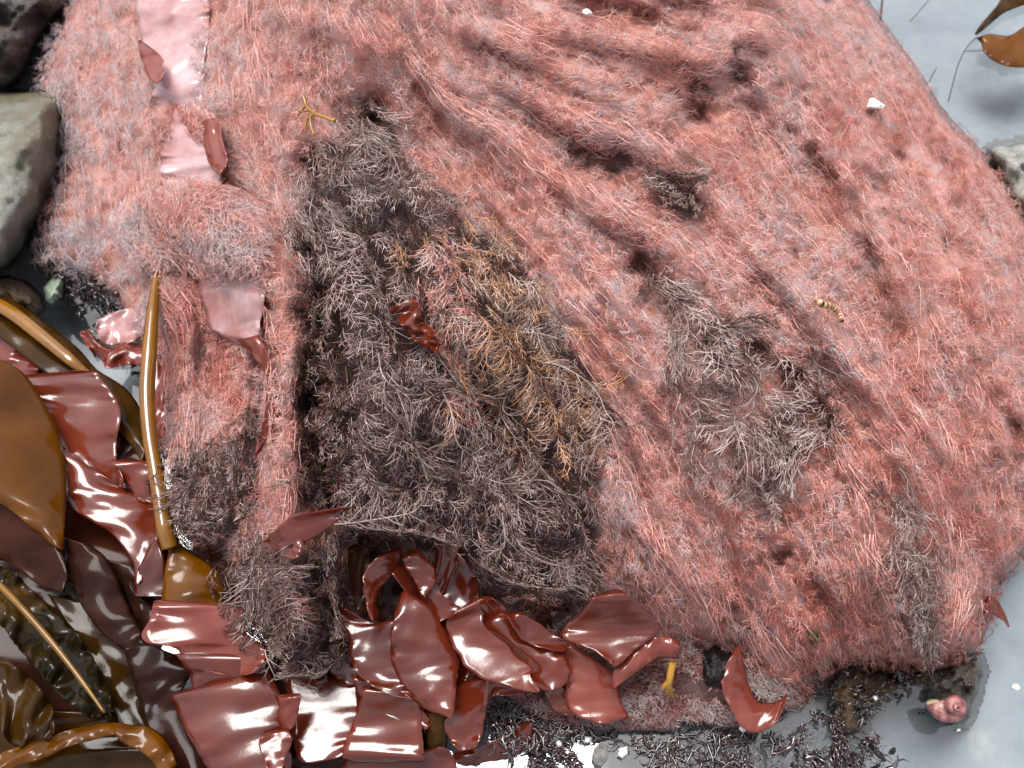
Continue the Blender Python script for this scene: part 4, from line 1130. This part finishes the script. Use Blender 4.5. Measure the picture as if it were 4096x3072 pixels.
blade("red_frond", [(-880, -60, -480, -60), (-820, 200, -380, 200), (-740, 450, -300, 450), (-650, 700, -280, 700)], .010, M_PURPLE, 'R4', .006, .003, rag=6, label="added dark red blade painted as gap shade between the yellow kelp blade and the dark clump", group=GB, cat="seaweed")
GD = "dark blades of the lower left heap"


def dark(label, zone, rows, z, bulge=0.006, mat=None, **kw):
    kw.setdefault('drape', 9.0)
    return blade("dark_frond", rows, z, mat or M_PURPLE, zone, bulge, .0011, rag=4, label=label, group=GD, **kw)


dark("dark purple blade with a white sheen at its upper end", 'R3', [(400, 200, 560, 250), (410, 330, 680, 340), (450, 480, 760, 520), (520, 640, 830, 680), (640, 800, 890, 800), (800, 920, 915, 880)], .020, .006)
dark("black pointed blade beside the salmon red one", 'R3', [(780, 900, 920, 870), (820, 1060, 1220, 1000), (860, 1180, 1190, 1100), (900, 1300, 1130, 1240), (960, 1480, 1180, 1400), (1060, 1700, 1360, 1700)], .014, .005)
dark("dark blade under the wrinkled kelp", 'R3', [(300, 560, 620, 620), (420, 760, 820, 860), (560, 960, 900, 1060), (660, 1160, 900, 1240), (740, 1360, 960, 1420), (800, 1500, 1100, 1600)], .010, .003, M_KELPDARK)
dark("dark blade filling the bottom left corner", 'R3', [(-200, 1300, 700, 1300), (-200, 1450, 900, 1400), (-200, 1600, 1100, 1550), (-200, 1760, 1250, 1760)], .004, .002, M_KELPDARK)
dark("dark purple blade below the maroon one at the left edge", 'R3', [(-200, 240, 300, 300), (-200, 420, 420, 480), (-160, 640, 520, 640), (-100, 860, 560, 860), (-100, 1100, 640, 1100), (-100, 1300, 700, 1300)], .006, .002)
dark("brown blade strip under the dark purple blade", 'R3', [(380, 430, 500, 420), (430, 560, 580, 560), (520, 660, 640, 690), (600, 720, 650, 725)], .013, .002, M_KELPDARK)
dark("added dark blade painted as shade in the gap behind the kelp stalk", 'Q1', [(990, 560, 1080, 450), (1000, 700, 1300, 640), (1100, 780, 1310, 800), (1200, 900, 1320, 900)], .012, .003)  # dark filler added, its colour standing for the gap's shade
dark("added dark blade painted as shade in the gap above the black pointed blade", 'R3', [(680, 340, 860, 380), (740, 460, 870, 560), (820, 640, 960, 640), (870, 780, 1010, 700), (900, 870, 960, 850)], .010, .003)  # likewise a dark filler painted as gap shade
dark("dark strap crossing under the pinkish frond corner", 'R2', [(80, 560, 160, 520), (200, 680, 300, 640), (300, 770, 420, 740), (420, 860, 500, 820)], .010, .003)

# crumpled red scrap in the brown clump, white scraps, green scraps
blade("red_frond", [(400, 370, 560, 300, 0, 2), (460, 400, 610, 350, 0, 0), (480, 470, 620, 440, 2, -2), (520, 520, 680, 500, -1, 2), (570, 570, 710, 560, 2, 0), (630, 620, 725, 600, 0, 2), (690, 655, 722, 640)], 0.016, M_RED, 'R6', 0.003, 0.004, on=True, n=7,
      label="crumpled glossy red scrap lying on the brown clump", cat="seaweed", rag=8)
blade("green_frond", [(840, 830, 880, 790), (860, 870, 930, 830), (900, 920, 960, 880), (940, 940, 990, 930)], 0.012, M_GREEN, 'R5', 0.004, 0.002, on=True, label="shiny green seaweed scrap in a hollow at the boulder's lower edge")
mound("pebble", [(905, 960), (940, 940), (985, 955), (985, 1000), (960, 1028), (925, 1010)], 'R5', 0.012, 0.02, 20, M_GREENSTONE, "pale green pebble right below the green seaweed scrap", "pebble", 21, .1, 4)
mound("shell", [(1213, 680), (1235, 620), (1262, 618), (1305, 645), (1338, 668), (1320, 688), (1260, 690)], 'R7', 0.0, 0.0, 20, M_SHELL) if False else None


def chip(zone, poly, label, mat=M_SHELL, lift=0.006, hgt=0.004, name="shell_fragment", cat="shell"):
    """a small tilted flake with thickness"""
    pl = zp(zone, poly)
    cx, cy = pl.mean(0)
    zb = float(samp(HS, np.array([cx]), np.array([cy]))[0]) + lift if float(samp(dO, np.array([cx]), np.array([cy]))[0]) > 0 else lift
    n = len(pl)
    rings = []
    for f, dz in ((0.9, -hgt), (1.0, -hgt * .3), (0.93, 0.0), (0.55, hgt * .35)):
        q = np.array([cx, cy]) + (pl - [cx, cy]) * f
        rings.append(unproject(q[:, 0], q[:, 1], zb + dz + 0.0006 * np.sin(np.arange(n) * 2.1)))
    V = np.vstack(rings + [unproject(cx, cy, zb + hgt * .45)[None]])
    F = [tuple(f) for f in grid_faces(4, n, True)] + [(3 * n + i, 3 * n + (i + 1) % n, 4 * n) for i in range(n)]
    org = np.array([V[:, 0].mean(), V[:, 1].mean(), V[:, 2].min()])
    me = bpy.data.meshes.new(name)
    me.from_pydata([tuple(v) for v in V - org], [], F)
    me.materials.append(mat)
    o = bpy.data.objects.new(name, me)
    COL.objects.link(o)
    o.location = org
    return setp(o, label, cat)


chip('R7', [(1213, 680), (1235, 622), (1262, 618), (1305, 645), (1338, 668), (1320, 688), (1260, 690)], "white triangular shell fragment lying on the pink weed", lift=0.009)
chip('Q5', [(630, 145), (640, 105), (680, 92), (720, 110), (745, 145), (730, 172), (670, 175)], "bright white shell bit in the notch at the top of the boulder", lift=0.010)
chip('R4', [(1450, 1500), (1460, 1455), (1500, 1470), (1500, 1520), (1470, 1530)], "white shell bit at the water line under the red blades", lift=0.004)
chip('R4', [(1620, 1480), (1640, 1455), (1690, 1465), (1680, 1500), (1640, 1505)], "cream shell bit right of the white one at the water line", lift=0.004)
chip('R4', [(1690, 1600), (1700, 1540), (1740, 1500), (1790, 1520), (1790, 1590), (1750, 1650), (1710, 1640)], "rusty white barnacle crust standing in the pool at the bottom", M_BARN, 0.006, 0.006)
chip('R4', [(1850, 1580), (1860, 1530), (1910, 1520), (1915, 1570), (1880, 1600)], "small white shell bit beside the rusty barnacle crust", lift=0.004)
chip('Q2', [(650, 1010), (660, 970), (720, 965), (730, 1020), (690, 1050)], "round white shell bit on the grey ledge left of the hooked blade", lift=0.006)
chip('Q2', [(1120, 1160), (1130, 1110), (1190, 1120), (1220, 1170), (1180, 1210)], "white shell bit below the hooked blade's bend", lift=0.006)
chip('Q2', [(700, 880), (730, 830), (790, 840), (800, 890), (760, 920)], "grey white pebble chip on the ledge above the round shell bit", M_BARN, 0.006)
chip('Q6', [(290, 610), (300, 580), (345, 580), (360, 630), (320, 650)], "white speck of shell on the brown sunken stone", lift=0.012)
chip('Q6', [(2050, 470), (2070, 430), (2140, 430), (2170, 490), (2120, 520)], "white fleck floating in the corner pool right of the snail", lift=0.001, hgt=0.002)
chip('Q6', [(1345, 1040), (1360, 1000), (1400, 1000), (1410, 1030)], "white fleck floating in the pool below the snail", lift=0.001, hgt=0.0015)


def sprig(zone, label, main, branches, r, z, mat, on=True, name="yellow_seaweed"):
    T = Tubes()
    for pts, rr in [(main, r)] + [(b_, r * .7) for b_ in branches]:
        P = crom(zp(zone, pts), 5)
        zz = (samp(HS, P[:, 0], P[:, 1]) if on else 0) + z
        k = len(P)
        T.add(unproject(P[:, 0], P[:, 1], zz)[None], np.linspace(rr, rr * .8, k)[None], np.array([.5]), 6)
    return setp(T.build(name, mat), label, "seaweed")


sprig('Q3', "forked yellow seaweed sprig on the pink weed beside the clump's top", [(660, 510), (560, 470), (450, 430), (390, 390), (340, 320), (315, 230)],
      [[(390, 390), (300, 400), (240, 375)], [(450, 430), (360, 480), (330, 600)], [(410, 400), (390, 520), (430, 660)], [(350, 340), (320, 360), (250, 450)]], .0011, .012, M_YELLOW)
sprig('Q2', "forked orange yellow seaweed sprig hanging below the arm shaped red fold", [(290, 310), (265, 420), (245, 540), (225, 620)],
      [[(240, 560), (190, 600), (165, 640)], [(235, 600), (225, 660), (215, 700)], [(240, 580), (260, 660), (285, 735)]], .0021, .020, M_YELLOW)

# curled banded worm
wr = setp(empty("worm", surf(np.array([3260.]), np.array([1260.]), np.array([.006]))[0]), "small curled cream and rust banded worm on the pink weed", "worm")
wp = crom(zp('R8', [(835, 375), (875, 395), (920, 400), (955, 430), (985, 465), (1010, 515)]), 8)
M_WORMA = frond_mat("worm_cream", (0.30, 0.22, 0.10), (0.42, 0.33, 0.18), (.6, .5, .3), .1, .3)
M_WORMB = frond_mat("worm_rust", (0.20, 0.055, 0.025), (0.26, 0.075, 0.04), (.3, .1, .05), .1, .3)
for i in range(20):
    a = wp[i * 2:i * 2 + 3]
    T = Tubes()
    T.add(surf(a[:, 0], a[:, 1], np.full(len(a), .0075))[None], (np.array([.97, 1.03, .97]) * .0019 * (1 - .026 * i))[None], np.array([.5]), 8)
    T.build("ring", M_WORMA if i % 2 == 0 else M_WORMB, wr)

# pink top snail
M_SNAIL = rock_mat("pink_snail_shell", [(0.35, (0.07, 0.020, 0.020)), (0.47, (0.18, 0.050, 0.045)), (0.58, (0.26, 0.11, 0.10)), (0.7, (0.36, 0.26, 0.23))], 260, 0.3, 0.5, .6, .001)
M_SNAILPALE = rock_mat("pale_snail_lip", [(0.3, (0.25, 0.19, 0.09)), (0.7, (0.45, 0.38, 0.25))], 150, 0.25, 0.2, .6, .001)
sc = unproject(*zp('Q6', [(1250, 680)])[0], 0.014)
sn = setp(empty("sea_snail", sc - np.array([0, 0, .008])), "small pink banded sea snail on the dark stone in the corner pool", "snail")
th = np.linspace(0, 2 * pi * 2.6, 70)
gr = np.exp(-0.15 * th)
axv = np.array([-0.10, -0.38, 0.92]); axv /= np.linalg.norm(axv)
e1 = np.cross(axv, [0, 1, .3]); e1 /= np.linalg.norm(e1); e2 = np.cross(axv, e1)
cen = sc + (np.cos(th) * gr * .0055)[:, None] * e1 + (np.sin(th) * gr * .0055)[:, None] * e2 + ((1 - gr) * .015)[:, None] * axv
T = Tubes(); T.add(cen[None], (gr * .0054)[None], np.array([.5]), 12); T.build("shell", M_SNAIL, sn)
lip = cen[0] + np.cos(np.linspace(0, 2 * pi, 17))[:, None] * e1 * .0040 + np.sin(np.linspace(0, 2 * pi, 17))[:, None] * axv * .0036
T = Tubes(); T.add(lip[None], np.full((1, 17), .0013), np.array([.5]), 6); T.build("lip", M_SNAILPALE, sn)

# ------------------------------------------------------------------ dark weed at the water line and loose threads
def dark_fringe():
    rng = np.random.default_rng(31)
    T = Tubes()

    def patch(pl, n, ln, spread, zc):
        a = np.array(pl)
        X, Y = rng.uniform(a[:, 0].min(), a[:, 0].max(), n), rng.uniform(a[:, 1].min(), a[:, 1].max(), n)
        m = inside(X, Y, pl) & (fbm(X / 55, Y / 40, 77) > -.05)
        X, Y = X[m], Y[m]
        N = len(X)
        ang = rng.normal(0.9, spread, N)
        l = ln * rng.uniform(.4, 1.6, N)
        xs, ys, zs = [X], [Y], [rng.uniform(-.003, zc, N)]
        for q in range(5):
            xs.append(xs[-1] + np.cos(ang) * l / 5); ys.append(ys[-1] + np.sin(ang) * l / 5)
            zs.append(zs[-1] + rng.normal(0, .0007, N)); ang = ang + rng.normal(0, .55, N)
        rad = .0007 * np.exp(rng.normal(0, .45, N)); tn = rng.uniform(0, 1, N)
        A, B, C = np.stack(xs, 1), np.stack(ys, 1), np.stack(zs, 1)
        T.add(unproject(A, B, C), rad, tn, 4)
        for q in (1, 2, 3, 4):
            th = rng.uniform(0, 6.28, N); l2 = l * rng.uniform(.2, .45, N)
            T.add(unproject(np.stack([A[:, q], A[:, q] + np.cos(th) * l2 * .5, A[:, q] + np.cos(th + .4) * l2], 1), np.stack([B[:, q], B[:, q] + np.sin(th) * l2 * .5, B[:, q] + np.sin(th + .4) * l2], 1),
                            np.stack([C[:, q], C[:, q] + .0003, C[:, q] - .0002], 1)), rad * .7, tn, 3)
    patch(D([(1020, 1500), (1180, 1490), (1300, 1560), (1200, 1600), (1040, 1590)]), 700, 80, .8, .008)
    patch(D([(1260, 1575), (1500, 1585), (1760, 1570), (1900, 1620), (1960, 1680), (1600, 1680), (1400, 1640)]), 900, 95, .9, .0015)
    patch(D([(1730, 1560), (1830, 1540), (1900, 1600), (1960, 1640), (1850, 1680), (1760, 1640)]), 700, 40, .6, .004)
    patch(D([(1150, 1600), (1250, 1600), (1240, 1670), (1130, 1670)]), 300, 36, 1.2, .003)
    patch(D([(1745, 1450), (1880, 1450), (1990, 1450), (1990, 1475), (1880, 1540), (1880, 1590), (1760, 1590)]), 420, 40, 1.2, .012)
    patch(D([(90, 560), (330, 600), (335, 660), (250, 640), (140, 640)]), 500, 40, 1.2, .010)
    patch(D([(150, 640), (240, 650), (330, 760), (330, 900), (250, 820)]), 260, 40, 1.2, .004)
    patch(D([(330, 860), (345, 1000), (330, 1100), (230, 1050), (240, 900)]), 260, 40, 1.2, .004)
    o = T.build("dark_seaweed", M_DARKWEED)
    setp(o, "black red branching weed floating along the water line below the boulder", "seaweed", None, "stuff")


dark_fringe()


def ledge_turf():
    rng = np.random.default_rng(41)
    T = Tubes()
    X, Y = rng.uniform(1900, 3260, 22000), rng.uniform(2450, 2940, 22000)
    m = (samp(dO, X, Y) > 6) & (samp(dM, X, Y) < 10) & (fbm(X / 70, Y / 50, 91) > -.25)
    X, Y = X[m], Y[m]
    tn = np.clip(.62 + .5 * fbm(X / 90, Y / 60, 92) + rng.normal(0, .2, len(X)), 0, 1)
    XA, YA = flow_walk(X, Y, 3, 9.0, 1.2, .3, rng)
    T.add(surf(XA, YA, rng.uniform(-.001, .001, len(X))[:, None] + np.array([[0, .0012, .0015]])), .00024 * rng.uniform(.6, 1.4, len(X)), tn)
    setp(T.build("turf_seaweed", M_TURF), "short purplish grey turf of seaweed on the low ledge below the pink mat", "seaweed", None, "stuff")


M_TURF = weed_mat("turf_filament", [(0.0, (0.03, 0.016, 0.014)), (0.4, (0.20, 0.06, 0.045)), (0.7, (0.24, 0.15, 0.15)), (1.0, (0.27, 0.25, 0.23))], 0.35, 0.5)
ledge_turf()


def thread(label, zone, pts, r=.0005, z=.0012, mat=M_DARKWEED):
    P = crom(zp(zone, pts), 6)
    T = Tubes()
    T.add(unproject(P[:, 0], P[:, 1], z)[None], np.full((1, len(P)), r), np.array([.6]), 5)
    setp(T.build("weed_thread", mat), label, "weed thread", "loose weed threads in the pool")


thread("short straight brown thread at the top of the right pool", 'R7', [(1325, -60), (1315, 30), (1305, 130)], .0009)
thread("long curved dark thread below the floating kelp", 'R7', [(1910, 235), (1850, 300), (1800, 400), (1765, 520), (1735, 640)], .0004)
thread("faint slanting thread in the right pool", 'R7', [(1610, 0), (1550, 70), (1490, 135)], .0003)
thread("small thread against the boulder's right rim", 'R7', [(1660, 430), (1630, 480), (1615, 515)], .0004)
thread("pale straight thread trailing from the floating kelp", 'R7', [(1840, 325), (1960, 318), (2060, 300)], .0003)
def floater(label, zone, poly):
    chip(zone, poly, label, M_BLACK, .0012, .0014, "weed_scrap", "weed scrap")


floater("small black weed scrap floating left of the snail", 'Q6', [(840, 820), (850, 790), (890, 780), (900, 800), (940, 785), (955, 800), (930, 820), (880, 815), (860, 830)])
floater("lobed black weed scrap near the bottom of the corner pool", 'Q6', [(480, 1310), (500, 1280), (540, 1240), (580, 1235), (585, 1290), (560, 1330), (510, 1335)])
floater("dark pointed weed blade floating below the brown sunken stone", 'Q6', [(170, 1130), (260, 1190), (400, 1300), (470, 1410), (400, 1400), (330, 1350), (280, 1260)])
floater("tiny black scrap at the bottom edge of the corner pool", 'Q6', [(290, 1490), (330, 1450), (385, 1445), (390, 1480), (330, 1510)])
